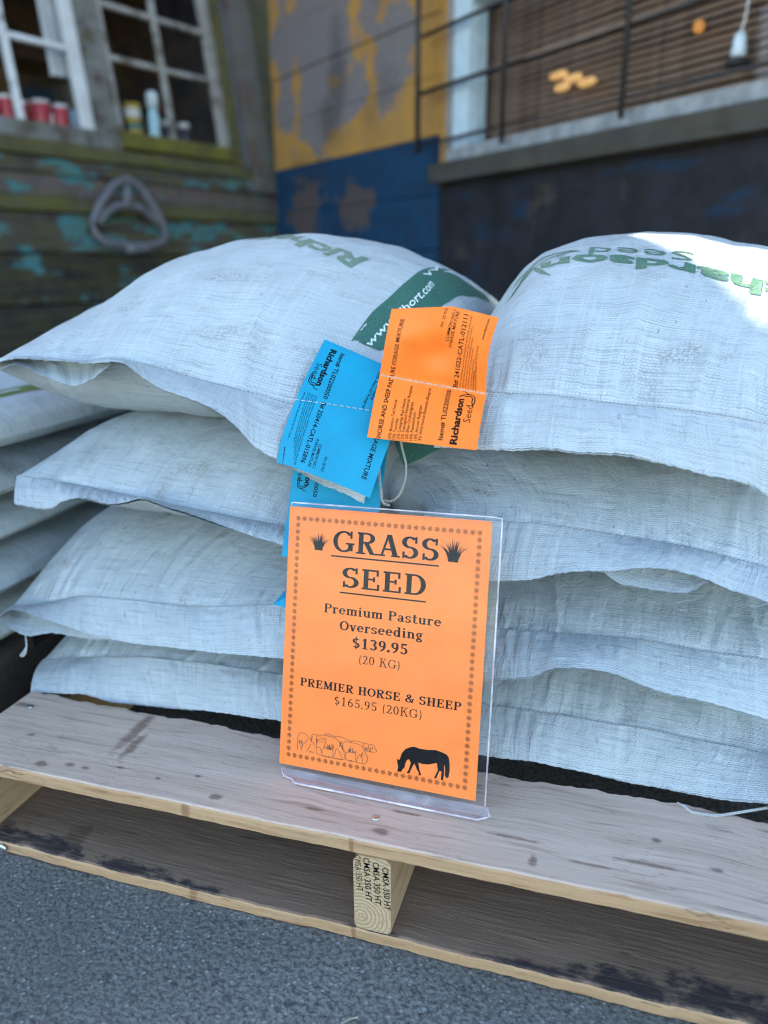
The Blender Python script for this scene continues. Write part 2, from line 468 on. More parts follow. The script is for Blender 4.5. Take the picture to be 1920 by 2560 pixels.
# ------------------------------------------------------------------ pallets
def board(name, x0, x1, y0, y1, z0, z1, mats, parent, seed, rough_front=.0006, rough_back=.0015, n=90, rad_=.003, warp=.0012, label=None, along='x'):
    """a sawn board swept along its length; material 0 upper face, 1 long edges, 2 ends"""
    rng = np.random.RandomState(seed)
    def wob(a, fr):
        ph = rng.rand(6)*6.28
        t = np.linspace(0, 1, n)
        return a*sum(np.sin(t*f*6.28*(x1-x0)+p)/(i*.5+1) for i, (f, p) in enumerate(zip(fr, ph)))
    fw = wob(rough_front, (2, 5, 11, 23, 40, 60)); bw = wob(rough_back, (1.5, 4, 9, 21, 37, 70)); zw = wob(warp, (.8, 1.7, 3, 6, 11, 20))
    mb = MB(); X = np.linspace(x0, x1, n); r = rad_
    prof = []
    for i in range(n):
        a, b, c, d = y0+fw[i], y1+bw[i], z0+zw[i]*.3, z1+zw[i]*.3
        row = [(a, c+r), (a, d-r), (a+r*.35, d-r*.35), (a+r, d)] + [(a+(b-a)*k/6, d) for k in range(1, 6)] + [(b-r, d), (b-r*.35, d-r*.35), (b, d-r), (b, c+r), (b-r, c), (a+r, c)]
        prof.append(row)
    m = len(prof[0])
    mi = []
    V = []
    for i in range(n):
        for (y, z) in prof[i]: V.append((X[i], y, z) if along == 'x' else (y, X[i], z))
    F, MI = [], []
    for i in range(n-1):
        for k in range(m):
            F.append((i*m+k, (i+1)*m+k, (i+1)*m+(k+1) % m, i*m+(k+1) % m))
            MI.append(0 if 2 <= k <= 9 else 1)
    F.append(tuple(range(m))); MI.append(2); F.append(tuple((n-1)*m+k for k in range(m))[::-1]); MI.append(2)
    mb.add(V, F); mb.m = MI
    o = mb.build(name, mats, parent, recalc=True)
    if label: o['label'] = label
    return o

ZB_, ZS, ZT = .016, .105, .123
pal = thing('pallet', (0, .5, 0), 'pale wooden pallet with grey weathered deck carrying the two near stacks of white sacks', 'pallet', 'wooden pallets under the sacks')
board('deck_board', -.508, .508, 0, .14, ZS, ZT, [TOPWOOD, EDGEWOOD, PALEWOOD], pal, 3, .0004, .0026, n=160, label='wide grey front deck board with tan sawn front edge and dark knots')
for i, (a, b) in enumerate(((.205, .30), (.37, .46), (.53, .62), (.70, .79), (.876, 1.016))):
    board('deck_board', -.508, .508, a, b, ZS, ZT, [TOPWOOD, EDGEWOOD, PALEWOOD], pal, 10+i, .0012, .0012, n=60)
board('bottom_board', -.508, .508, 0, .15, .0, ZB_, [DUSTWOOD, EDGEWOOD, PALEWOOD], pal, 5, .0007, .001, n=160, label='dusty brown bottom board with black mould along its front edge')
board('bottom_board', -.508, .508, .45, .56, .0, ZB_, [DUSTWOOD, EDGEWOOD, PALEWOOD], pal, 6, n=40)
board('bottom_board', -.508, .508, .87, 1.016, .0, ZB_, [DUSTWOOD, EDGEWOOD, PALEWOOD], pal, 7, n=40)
strs = []
for x in (-.489, 0, .489):
    mb = MB()
    rng = random.Random(int(x*1000)+5)
    # bevelled 2x4: octagonal section, rough worn front end
    sec = [(-.019, .005), (-.0165, .0), (.016, 0), (.019, .004), (.019, .084), (.014, .089), (-.013, .089), (-.019, .081)]
    y0 = .002
    V = [(x+a, y0, ZB_+b) for a, b in sec]+[(x+a, 1.014, ZB_+b) for a, b in sec]
    F = [(k, (k+1) % 8, (k+1) % 8+8, k+8) for k in range(8)]
    mb.add(V, F, 0); mb.add([V[k] for k in range(8)], [tuple(range(8))], 1); mb.add([V[k+8] for k in range(8)], [tuple(range(8))], 1)
    strs.append(mb.build('stringer', [PALEWOOD, RINGS], pal))
strs[1]['label'] = 'middle stringer with ring-patterned end stamped in black ink'
for (x, y) in ((-.497, .03), (-.483, .11), (-.006, .035), (.007, .108), (.495, .04), (.482, .1)):
    mb = MB(); mb.lathe([(.0005, -.001), (.0036, -.0008), (.0040, 0), (.0030, .0007), (.0002, .0009)], (x, y, ZT+.0006), n=10); mb.build('nail', STEEL, pal, True)
mb = MB(); mb.lathe([(.0005, -.001), (.0055, -.001), (.0058, .0006), (.0030, .0016), (.0002, .0018)], (-.446, -.0022, .0095), ax=Vector((0, -1, 0)), n=12); mb.build('nail', STEEL, pal, True)

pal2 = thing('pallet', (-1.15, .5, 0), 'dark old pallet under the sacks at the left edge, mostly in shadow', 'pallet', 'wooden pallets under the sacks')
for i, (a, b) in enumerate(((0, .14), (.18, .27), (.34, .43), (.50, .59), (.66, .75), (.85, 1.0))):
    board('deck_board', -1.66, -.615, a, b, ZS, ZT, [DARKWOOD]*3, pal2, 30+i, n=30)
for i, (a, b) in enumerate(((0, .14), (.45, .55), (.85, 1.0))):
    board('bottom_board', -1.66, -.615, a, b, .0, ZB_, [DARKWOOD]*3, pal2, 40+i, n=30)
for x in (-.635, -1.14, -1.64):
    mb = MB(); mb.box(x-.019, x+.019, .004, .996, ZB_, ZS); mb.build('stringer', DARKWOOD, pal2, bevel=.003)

# ------------------------------------------------------------------ sacks
def resamp(P, n):
    P = np.array(P, float)
    d = np.r_[0, np.cumsum(np.linalg.norm(np.diff(P, axis=0), axis=1))]
    t = np.linspace(0, d[-1], n)
    # smooth (Catmull-Rom) interpolation through the points
    out = np.zeros((n, 3))
    idx = np.clip(np.searchsorted(d, t, 'right')-1, 0, len(d)-2)
    for k in range(n):
        i = idx[k]; u = (t[k]-d[i])/(d[i+1]-d[i]+1e-9)
        p0, p1, p2, p3 = P[max(i-1, 0)], P[i], P[i+1], P[min(i+2, len(P)-1)]
        out[k] = .5*((2*p1)+(-p0+p2)*u+(2*p0-5*p1+4*p2-p3)*u*u+(-p0+3*p1-3*p2+p3)*u**3)
    return out

def sm(x): x = np.clip(x, 0, 1); return x*x*(3-2*x)

def grid_mesh(name, P, UV, mat, parent, closed_u=False, st=None):
    n, m = P.shape[:2]
    me = bpy.data.meshes.new(name)
    idx = np.arange(n*m).reshape(n, m)
    a, b, c, d = idx[:-1, :-1], idx[:-1, 1:], idx[1:, 1:], idx[1:, :-1]
    F = np.stack([a, b, c, d], -1).reshape(-1, 4)
    me.from_pydata(P.reshape(-1, 3).tolist(), [], F.tolist())
    me.materials.append(mat)
    me.polygons.foreach_set('use_smooth', [True]*len(me.polygons))
    lay = me.uv_layers.new(name='UVMap')
    lay.data.foreach_set('uv', UV.reshape(-1, 2)[F.reshape(-1)].reshape(-1).astype(np.float32))
    if st is not None:
        l2 = me.uv_layers.new(name='st')
        l2.data.foreach_set('uv', st.reshape(-1, 2)[F.reshape(-1)].reshape(-1).astype(np.float32))
        me.uv_layers.active_index = 0
        lay.active_render = True
    return link(name, me, parent)

def noise2(rng, s, t, k, octs=4):
    out = 0
    for o in range(octs):
        for _ in range(3):
            a = rng.rand()*6.28; f = k*(1.9**o)
            out = out+np.sin((s*np.cos(a)+t*np.sin(a))*f+rng.rand()*6.28)/(1.75**o)
    return out/4.5

SACKS = {}
def sack(key, label, group, S, U, L, xl, xr, yb, zt, zb, wprof=None, tc=.32, cpow=2.4, seed=0, mat=None, ncol=150, nt_=90, nb=46, gap=.0018, zm=None, wrinkle=1., flat=True, root=None, yshift=0.):
    rng = np.random.RandomState(seed)
    mat = mat or WOVEN[seed % 3]
    S = resamp(S, ncol); U = resamp(U, ncol)
    s = np.linspace(0, 1, ncol)
    root = root or thing('seed_sack', (float((xl+xr)/2), float(yb+.2)/2, float(zb)), label, 'sack', group)
    width = .47; depth = .70
    if wprof is None: wv = np.clip(1-np.abs(2*s-1)**3.6, 0, 1)**.5
    else:
        wp = np.array(wprof, float); wv = np.interp(s, wp[:, 0], wp[:, 1])
        ker = np.hanning(15); ker /= ker.sum(); wv = np.convolve(np.pad(wv, 7, 'edge'), ker, 'valid')
        wv *= np.clip(np.minimum(s, 1-s)/.03, 0, 1)**.5
    # gathers that run off the seam
    ng = 26
    ug = np.sort(rng.rand(ng)); wg = .005+rng.rand(ng)**2*.02; ag = (rng.rand(ng)-.4)*1.5; lg = .03+rng.rand(ng)**2*.13; sg = (rng.rand(ng)-.5)*1.1
    def gathers(sv, dist):
        o = 0
        for a, b, c, d, e in zip(ug, wg, ag, lg, sg):
            o = o+c*np.exp(-((sv-a-e*dist)/(b*(1+np.abs(dist)*6)))**2)*np.exp(-np.abs(dist)/d)
        return o
    zmid = zm if zm is not None else (zt*.45+zb*.55)
    def sheet(top, n):
        tt = np.linspace(0, 1, n)**1.35 if top else np.linspace(0, 1, n)**1.25
        T, SS = np.meshgrid(tt, s, indexing='ij')
        sx, sy, sz = S[:, 0][None], S[:, 1][None], S[:, 2][None]
        X0 = xl+(xr-xl)*SS
        fx = sm(T/.28)*(1-sm((T-.75)/.25)*.25)
        X = sx*(1-fx)+X0*fx
        Y = sy+(yb-sy)*T
        zbase = sz*(1-sm(T/.42))+zmid*sm(T/.42)
        if not flat:
            c = tc
            h = np.where(T < c, 1-np.abs(1-T/c)**cpow, 1-np.abs((T-c)/(1-c))**2.6)
        else:
            h = np.where(T < tc, 1-np.abs(1-T/tc)**cpow, np.where(T > .8, 1-np.abs((T-.8)/.2)**2.2, 1.))
        if not top:
            c = .20
            h = np.where(T < c, 1-np.abs(1-T/c)**2.6, np.where(T > .8, 1-np.abs((T-.8)/.2)**2.2, 1.))
        wb = wv[None] if top else (np.clip(1-np.abs(2*s-1)**5, 0, 1)**.5)[None]
        tgt = zt if top else zb
        Z = zbase+(tgt-zbase)*wb*h
        # soft sag and creases
        dist = T*depth
        g_ = gathers(SS, dist)
        soft = noise2(np.random.RandomState(seed+50), SS*width, dist, 14)
        fine = noise2(np.random.RandomState(seed+60), SS*width*1.5, dist*.7, 60, 3)
        edge = np.clip(np.minimum(SS, 1-SS)/.06, 0, 1)
        amp = (np.clip(T/.01, 0, 1))*edge*wrinkle
        d = (g_*.0062+fine*.0022)*amp
        big = soft*.0060*edge*np.clip(T/.1, 0, 1)
        if flat or not top: big = big*np.exp(-T*9)
        # push along an approximate normal (front: outwards, top: up)
        ny = -np.clip(1-T/.18, 0, 1); nz = np.sqrt(1-ny*ny*.75)*(1 if top else -1)
        Y = Y+ny*(d+big)*.8; Z = Z+nz*(d+big)
        Z = np.maximum(Z, zb) if not top else Z
        V_ = dist if top else -dist
        return np.stack([X, Y, Z], -1), np.stack([SS*width, V_], -1), np.stack([SS, T], -1)
    Pt, UVt, STt = sheet(True, nt_)
    Pb, UVb, STb = sheet(False, nb)
    P = np.concatenate([Pb[::-1], Pt[1:]], 0); UV = np.concatenate([UVb[::-1], UVt[1:]], 0); ST = np.concatenate([STb[::-1]-np.array([0, 2]), STt[1:]], 0)
    body = grid_mesh('sack_body', P, UV, mat, root, st=ST)
    # hem flap in front of the seam: two layers of cloth
    nf = 14
    if L is None:
        Lw = U.copy()
        go = .5+.5*np.sin(s*9+seed)+.3*np.sin(s*23+seed*2)
        Lw[:, 2] -= gap*(.4+np.clip(go, 0, 1.5)); Lw[:, 1] += gap*.4
    else:
        Lw = resamp(L, ncol)
        k = sm((np.linalg.norm(Lw-U, axis=1)-.006)/.012)[:, None]
        Lw = (U+np.array([0, .0010, -.0010]))*(1-k)+Lw*k
    q = np.linspace(0, 1, nf)
    for lay, E in ((0, U), (1, Lw)):
        Q, SS = np.meshgrid(q, s, indexing='ij')
        P0 = S[None]+np.array([0, -.0006, .0008 if lay == 0 else -.0012])
        PE = E[None]
        Pf = P0*(1-Q[..., None])+PE*Q[..., None]
        flen = np.linalg.norm(E-S, axis=1)[None]
        g_ = gathers(SS, -Q*flen)
        fl = noise2(np.random.RandomState(seed+90+lay), SS*width*1.4, Q*.05, 26, 3)
        arch = np.sin(Q*math.pi)
        dn = g_*.0060*np.clip(Q*4, 0, 1)*(1-.6*Q)+fl*.0034*arch+arch*(.004 if lay == 0 else -.001)
        Pf[..., 1] -= dn*.7; Pf[..., 2] += dn*.7
        # torn uneven rim
        Pf[..., 2] += (np.sin(SS*190+seed)+np.sin(SS*331))*.0003*Q
        grid_mesh('hem_flap' if lay == 0 else 'hem_flap', Pf, np.stack([SS*width, -Q*flen*np.ones_like(SS)-.0013*lay], -1), WOVEN[3], root)
    # sewing along the seam: short thread stitches
    mb = MB(); Ls = resamp(S, 500)
    step = 5
    for i in range(8, 490, step):
        a, b = Ls[i]+np.array([0, -.0020, .0012]), Ls[i+3]+np.array([0, -.0020, .0012])
        mb.tube([a, (a+b)/2+np.array([0, -.0006, .0005]), b], .00042, 5)
    mb.build('seam_stitching', DTHREAD, root, True, recalc=False)
    SACKS[key] = dict(root=root, top=Pt, tt=np.linspace(0, 1, nt_)**1.35, s=s, S=S, U=U)
    return root

def on_sack(key, s, t, off=.0006):
    k = SACKS[key]; P = k['top']; n, m = P.shape[:2]
    i = np.interp(t, k['tt'], np.arange(n)); j = s*(m-1)
    i0 = int(min(max(i, 0), n-2)); j0 = int(min(max(j, 0), m-2)); a, b = i-i0, j-j0
    p = (P[i0, j0]*(1-a)*(1-b)+P[i0+1, j0]*a*(1-b)+P[i0, j0+1]*(1-a)*b+P[i0+1, j0+1]*a*b)
    nx = np.cross(P[i0, j0+1]-P[i0, j0], P[i0+1, j0]-P[i0, j0]); nx = nx/(np.linalg.norm(nx)+1e-12)
    return p+nx*off
FRONT={
 'L1':dict(
  S=[[-0.558,0.2,0.533],[-0.521,0.199,0.542],[-0.484,0.198,0.545],[-0.447,0.197,0.543],[-0.409,0.196,0.542],[-0.372,0.195,0.546],[-0.336,0.194,0.543],[-0.299,0.193,0.536],[-0.262,0.192,0.528],[-0.225,0.191,0.521],[-0.189,0.19,0.514],[-0.152,0.189,0.506],[-0.115,0.188,0.502],[-0.077,0.186,0.499],[-0.04,0.185,0.496]],
  U=[[-0.525,0.163,0.537],[-0.5,0.163,0.543],[-0.475,0.162,0.548],[-0.449,0.161,0.548],[-0.424,0.159,0.547],[-0.398,0.157,0.547],[-0.372,0.154,0.546],[-0.347,0.152,0.548],[-0.322,0.149,0.547],[-0.3,0.146,0.535],[-0.277,0.143,0.524],[-0.252,0.139,0.518],[-0.227,0.135,0.512],[-0.204,0.132,0.504],[-0.183,0.132,0.489],[-0.166,0.134,0.47],[-0.143,0.134,0.458],[-0.12,0.137,0.447],[-0.097,0.141,0.436],[-0.075,0.147,0.424],[-0.054,0.154,0.411]],
  L=[[-0.526,0.163,0.524],[-0.5,0.163,0.53],[-0.475,0.162,0.536],[-0.45,0.161,0.532],[-0.424,0.16,0.525],[-0.399,0.159,0.52],[-0.374,0.155,0.527],[-0.35,0.152,0.536],[-0.327,0.15,0.545],[-0.303,0.147,0.533],[-0.28,0.145,0.523],[-0.255,0.141,0.516],[-0.23,0.137,0.51],[-0.205,0.134,0.501],[-0.185,0.134,0.486],[-0.167,0.137,0.467],[-0.145,0.139,0.453],[-0.123,0.146,0.441],[-0.101,0.153,0.428],[-0.077,0.154,0.418],[-0.052,0.153,0.409]],
 ),
 'L2':dict(
  S=[[-0.528,0.195,0.397],[-0.5,0.194,0.396],[-0.472,0.193,0.395],[-0.445,0.192,0.393],[-0.417,0.191,0.391],[-0.389,0.19,0.388],[-0.361,0.189,0.386],[-0.334,0.188,0.382],[-0.306,0.187,0.379],[-0.278,0.186,0.377],[-0.251,0.185,0.375],[-0.223,0.183,0.373],[-0.195,0.182,0.371],[-0.167,0.181,0.369],[-0.14,0.18,0.366]],
  U=[[-0.5,0.153,0.375],[-0.481,0.154,0.373],[-0.463,0.154,0.372],[-0.444,0.153,0.375],[-0.428,0.152,0.383],[-0.411,0.151,0.389],[-0.392,0.151,0.39],[-0.373,0.15,0.387],[-0.355,0.15,0.387],[-0.337,0.15,0.391],[-0.319,0.15,0.396],[-0.301,0.149,0.393],[-0.283,0.148,0.389],[-0.264,0.147,0.386],[-0.246,0.145,0.383],[-0.228,0.144,0.379],[-0.209,0.142,0.375],[-0.191,0.141,0.371],[-0.173,0.14,0.367],[-0.154,0.139,0.364],[-0.136,0.139,0.36]],
  L=None,
 ),
 'L3':dict(
  S=[[-0.577,0.2,0.209],[-0.546,0.199,0.215],[-0.516,0.197,0.223],[-0.486,0.195,0.232],[-0.457,0.194,0.241],[-0.426,0.192,0.244],[-0.395,0.19,0.246],[-0.363,0.189,0.248],[-0.332,0.187,0.249],[-0.301,0.185,0.251],[-0.27,0.183,0.254],[-0.24,0.181,0.259],[-0.209,0.179,0.265],[-0.179,0.177,0.271],[-0.148,0.175,0.277]],
  U=[[-0.555,0.155,0.215],[-0.538,0.157,0.227],[-0.516,0.156,0.228],[-0.494,0.154,0.225],[-0.472,0.153,0.222],[-0.451,0.154,0.218],[-0.43,0.157,0.211],[-0.409,0.158,0.208],[-0.387,0.158,0.207],[-0.365,0.157,0.206],[-0.343,0.154,0.208],[-0.322,0.15,0.211],[-0.3,0.147,0.214],[-0.278,0.143,0.216],[-0.257,0.14,0.219],[-0.235,0.137,0.221],[-0.213,0.134,0.224],[-0.192,0.131,0.227],[-0.17,0.128,0.23],[-0.149,0.125,0.233],[-0.127,0.122,0.236]],
  L=[[-0.554,0.155,0.211],[-0.535,0.155,0.2],[-0.515,0.158,0.193],[-0.494,0.157,0.199],[-0.472,0.156,0.204],[-0.452,0.162,0.2],[-0.431,0.168,0.196],[-0.409,0.166,0.198],[-0.387,0.164,0.199],[-0.365,0.162,0.201],[-0.344,0.157,0.204],[-0.322,0.153,0.207],[-0.301,0.149,0.211],[-0.279,0.145,0.213],[-0.258,0.142,0.216],[-0.236,0.139,0.218],[-0.214,0.136,0.221],[-0.193,0.133,0.224],[-0.171,0.13,0.226],[-0.149,0.127,0.23],[-0.128,0.124,0.233]],
 ),
 'L4':dict(
  S=[[-0.537,0.2,0.134],[-0.509,0.199,0.14],[-0.482,0.198,0.146],[-0.455,0.197,0.152],[-0.427,0.196,0.157],[-0.399,0.195,0.161],[-0.371,0.194,0.166],[-0.344,0.193,0.168],[-0.316,0.192,0.17],[-0.287,0.191,0.172],[-0.259,0.19,0.173],[-0.231,0.189,0.174],[-0.203,0.187,0.175],[-0.175,0.186,0.176],[-0.147,0.185,0.178]],
  U=[[-0.515,0.146,0.118],[-0.496,0.147,0.12],[-0.476,0.148,0.122],[-0.457,0.148,0.124],[-0.437,0.149,0.127],[-0.419,0.153,0.123],[-0.401,0.157,0.118],[-0.381,0.158,0.118],[-0.361,0.159,0.119],[-0.342,0.16,0.12],[-0.323,0.161,0.121],[-0.303,0.159,0.124],[-0.284,0.157,0.126],[-0.265,0.155,0.129],[-0.245,0.153,0.131],[-0.226,0.15,0.134],[-0.207,0.148,0.136],[-0.187,0.145,0.138],[-0.168,0.143,0.141],[-0.149,0.141,0.142],[-0.129,0.139,0.144]],
  L=None,
 ),
 'R1':dict(
  S=[[0.025,0.195,0.526],[0.051,0.195,0.525],[0.077,0.194,0.524],[0.104,0.194,0.524],[0.13,0.194,0.524],[0.156,0.193,0.521],[0.182,0.193,0.519],[0.209,0.193,0.517],[0.235,0.192,0.516],[0.262,0.192,0.514],[0.288,0.192,0.511],[0.314,0.191,0.507],[0.34,0.191,0.502],[0.365,0.19,0.495],[0.391,0.19,0.488]],
  U=[[0.018,0.163,0.473],[0.038,0.16,0.474],[0.058,0.158,0.475],[0.078,0.155,0.476],[0.098,0.153,0.478],[0.117,0.15,0.481],[0.137,0.147,0.482],[0.157,0.147,0.48],[0.177,0.145,0.481],[0.197,0.143,0.482],[0.216,0.143,0.479],[0.236,0.146,0.474],[0.254,0.151,0.469],[0.274,0.154,0.464],[0.293,0.153,0.462],[0.311,0.158,0.456],[0.324,0.169,0.447],[0.34,0.172,0.438],[0.357,0.17,0.428],[0.375,0.168,0.42],[0.394,0.165,0.412]],
  L=None,
 ),
 'R2':dict(
  S=[[0.002,0.19,0.392],[0.031,0.19,0.392],[0.061,0.189,0.392],[0.09,0.189,0.392],[0.119,0.189,0.393],[0.149,0.188,0.392],[0.178,0.188,0.39],[0.207,0.188,0.388],[0.237,0.187,0.386],[0.266,0.187,0.383],[0.295,0.186,0.378],[0.324,0.186,0.373],[0.352,0.186,0.366],[0.38,0.185,0.356],[0.408,0.185,0.347]],
  U=[[0.001,0.16,0.323],[0.022,0.159,0.328],[0.042,0.157,0.332],[0.063,0.155,0.336],[0.083,0.153,0.34],[0.103,0.15,0.344],[0.124,0.147,0.349],[0.141,0.14,0.358],[0.159,0.135,0.365],[0.18,0.134,0.369],[0.2,0.133,0.371],[0.22,0.131,0.377],[0.24,0.131,0.379],[0.261,0.131,0.377],[0.281,0.132,0.372],[0.301,0.134,0.364],[0.321,0.135,0.359],[0.341,0.136,0.352],[0.359,0.138,0.343],[0.379,0.139,0.335],[0.399,0.14,0.328]],
  L=[[0.002,0.159,0.321],[0.022,0.159,0.325],[0.043,0.158,0.329],[0.064,0.158,0.333],[0.085,0.157,0.337],[0.105,0.153,0.342],[0.125,0.149,0.347],[0.142,0.141,0.356],[0.16,0.136,0.364],[0.18,0.135,0.365],[0.2,0.138,0.358],[0.221,0.14,0.355],[0.242,0.141,0.353],[0.263,0.139,0.354],[0.282,0.135,0.362],[0.302,0.135,0.359],[0.323,0.136,0.355],[0.342,0.138,0.347],[0.361,0.14,0.337],[0.38,0.141,0.33],[0.4,0.142,0.323]],
 ),
 'R3':dict(
  S=[[0.003,0.19,0.264],[0.033,0.19,0.266],[0.063,0.189,0.268],[0.093,0.189,0.27],[0.122,0.189,0.272],[0.152,0.188,0.274],[0.182,0.188,0.276],[0.212,0.188,0.277],[0.242,0.187,0.278],[0.272,0.187,0.276],[0.302,0.187,0.274],[0.332,0.186,0.274],[0.361,0.186,0.273],[0.391,0.185,0.268],[0.42,0.185,0.263]],
  U=[[0.007,0.158,0.208],[0.028,0.155,0.215],[0.049,0.151,0.221],[0.07,0.148,0.227],[0.091,0.145,0.234],[0.111,0.141,0.24],[0.132,0.137,0.248],[0.149,0.133,0.261],[0.169,0.131,0.266],[0.191,0.131,0.267],[0.213,0.13,0.265],[0.233,0.133,0.257],[0.255,0.133,0.252],[0.277,0.134,0.249],[0.298,0.133,0.247],[0.32,0.134,0.243],[0.341,0.137,0.238],[0.361,0.143,0.23],[0.379,0.151,0.22],[0.399,0.153,0.213],[0.42,0.152,0.207]],
  L=None,
 ),
 'R4':dict(
  S=[[0.002,0.2,0.165],[0.033,0.199,0.167],[0.064,0.199,0.169],[0.095,0.198,0.17],[0.126,0.197,0.171],[0.158,0.197,0.171],[0.189,0.196,0.171],[0.22,0.195,0.171],[0.251,0.195,0.171],[0.283,0.194,0.169],[0.314,0.193,0.168],[0.345,0.192,0.167],[0.376,0.192,0.164],[0.407,0.191,0.16],[0.438,0.19,0.155]],
  U=[[0.009,0.155,0.129],[0.029,0.154,0.131],[0.051,0.154,0.133],[0.071,0.154,0.134],[0.093,0.153,0.135],[0.114,0.154,0.135],[0.135,0.155,0.135],[0.156,0.156,0.133],[0.177,0.158,0.131],[0.198,0.16,0.129],[0.218,0.161,0.127],[0.239,0.162,0.125],[0.26,0.158,0.128],[0.28,0.153,0.131],[0.301,0.149,0.134],[0.321,0.145,0.137],[0.342,0.141,0.141],[0.362,0.138,0.145],[0.383,0.136,0.147],[0.404,0.135,0.147],[0.425,0.134,0.147]],
  L=None,
 ),
}
GN = 'white sacks on the near pallet'
WL = [(0, .1), (.03, .27), (.16, .54), (.285, .84), (.45, .98), (.6, 1), (.755, .90), (.87, .74), (.95, .52), (1, .1)]
WR = [(0, .2), (.03, .48), (.065, .64), (.1, .76), (.158, .89), (.265, .97), (.365, 1), (.48, 1), (.62, .97), (.76, .91), (.92, .7), (1, .1)]
def F(k): return FRONT[k]['S'], FRONT[k]['U'], FRONT[k]['L']
sack('L4', 'lowest white sack of the near left stack, broad flat hem over the deck gap', GN, *F('L4'), -.54, -.03, .86, .198, .1245, seed=4, tc=.2)
sack('L3', 'third white sack down in the near left stack, with curled hem and thread loop', GN, *F('L3'), -.57, -.04, .86, .336, .199, seed=3)
sack('L2', 'second white sack from the top of the near left stack, hem folded wavy', GN, *F('L2'), -.54, -.04, .86, .464, .337, seed=2)
sack('L1', 'plump top sack of the near left stack with dark green printed band', GN, *F('L1'), -.60, .03, .88, .690, .465, wprof=WL, tc=.44, cpow=2.2, seed=1, zm=.52, flat=False, ncol=190, nt_=130)
sack('R4', 'lowest white sack of the near right stack, with bright smooth hem', GN, *F('R4'), -.02, .47, .86, .212, .1245, seed=14, tc=.2)
sack('R3', 'third white sack down in the near right stack, hem lifting in one step', GN, *F('R3'), -.03, .47, .86, .322, .213, seed=13)
sack('R2', 'second white sack from the top of the near right stack, hem gaping open', GN, *F('R2'), -.11, .47, .86, .452, .323, seed=12)
sack('R1', 'rounded top sack of the near right stack with sunlit patch and green lettering', GN, *F('R1'), .02, .45, .88, .682, .453, wprof=WR, tc=.44, cpow=2.3, seed=11, zm=.51, flat=False, ncol=190, nt_=130)

# the stack on the dark pallet at the left edge, long sides turned to the right
GL = 'white sacks on the dark pallet at the left edge'
zs_ = [.1245, .196, .264, .330, .396, .475]
labs = ['white sack lowest in the far left stack, just above its dark pallet', 'white sack second from the bottom of the far left stack',
        'white sack in the middle of the far left stack, bulging', 'white sack second from the top of the far left stack', 'top sack of the far left stack with a strip of green print']
offs = [0, .008, -.012, -.004, .004]
for i in range(5):
    z0, z1 = zs_[i], zs_[i+1]-.001
    zc = (z0+z1)/2-.012
    xr_, xl_ = -.622+offs[i], -1.10+offs[i]
    Sx = [(x, .03, zc+.004*math.sin(i*2+x*9)) for x in np.linspace(xl_+.03, xr_-.02, 9)]
    Ux = [(x, -.02, zc-.02+.006*math.sin(i*3+x*25)) for x in np.linspace(xl_+.03, xr_-.02, 12)]
    sack('B%d' % i, labs[i], GL, Sx, Ux, None, xl_, xr_, .80, z1, z0, seed=30+i, ncol=90, nt_=60, nb=30, zm=zc)
# ------------------------------------------------------------------ lettering
_sans = {}
def sans(txt, bold=0., spacing=1.):
    """sans lettering as flat polygons, scaled to cap height 1, starting at x = 0"""
    k = (txt, bold, spacing)
    if k in _sans: return _sans[k]
    def raw(t):
        cu = bpy.data.curves.new('lettering', 'FONT')
        cu.body = t; cu.size = 1; cu.resolution_u = 2; cu.offset = bold; cu.space_character = spacing
        ob = bpy.data.objects.new('lettering', cu); COL.objects.link(ob)
        dg = bpy.context.evaluated_depsgraph_get()
        ev = ob.evaluated_get(dg); me = ev.to_mesh()
        v = [tuple(p.co) for p in me.vertices]; f = [tuple(p.vertices) for p in me.polygons]
        ev.to_mesh_clear(); bpy.data.objects.remove(ob); bpy.data.curves.remove(cu)
        return v, f
    hv, _ = raw('H')
    y0 = min(p[1] for p in hv); ch = max(p[1] for p in hv)-y0
    v, f = raw(txt)
    x0 = min(p[0] for p in v)
    v = [((p[0]-x0)/ch, (p[1]-y0)/ch) for p in v]
    w_ = max(p[0] for p in v)
    _sans[k] = (v, f, w_)
    return _sans[k]

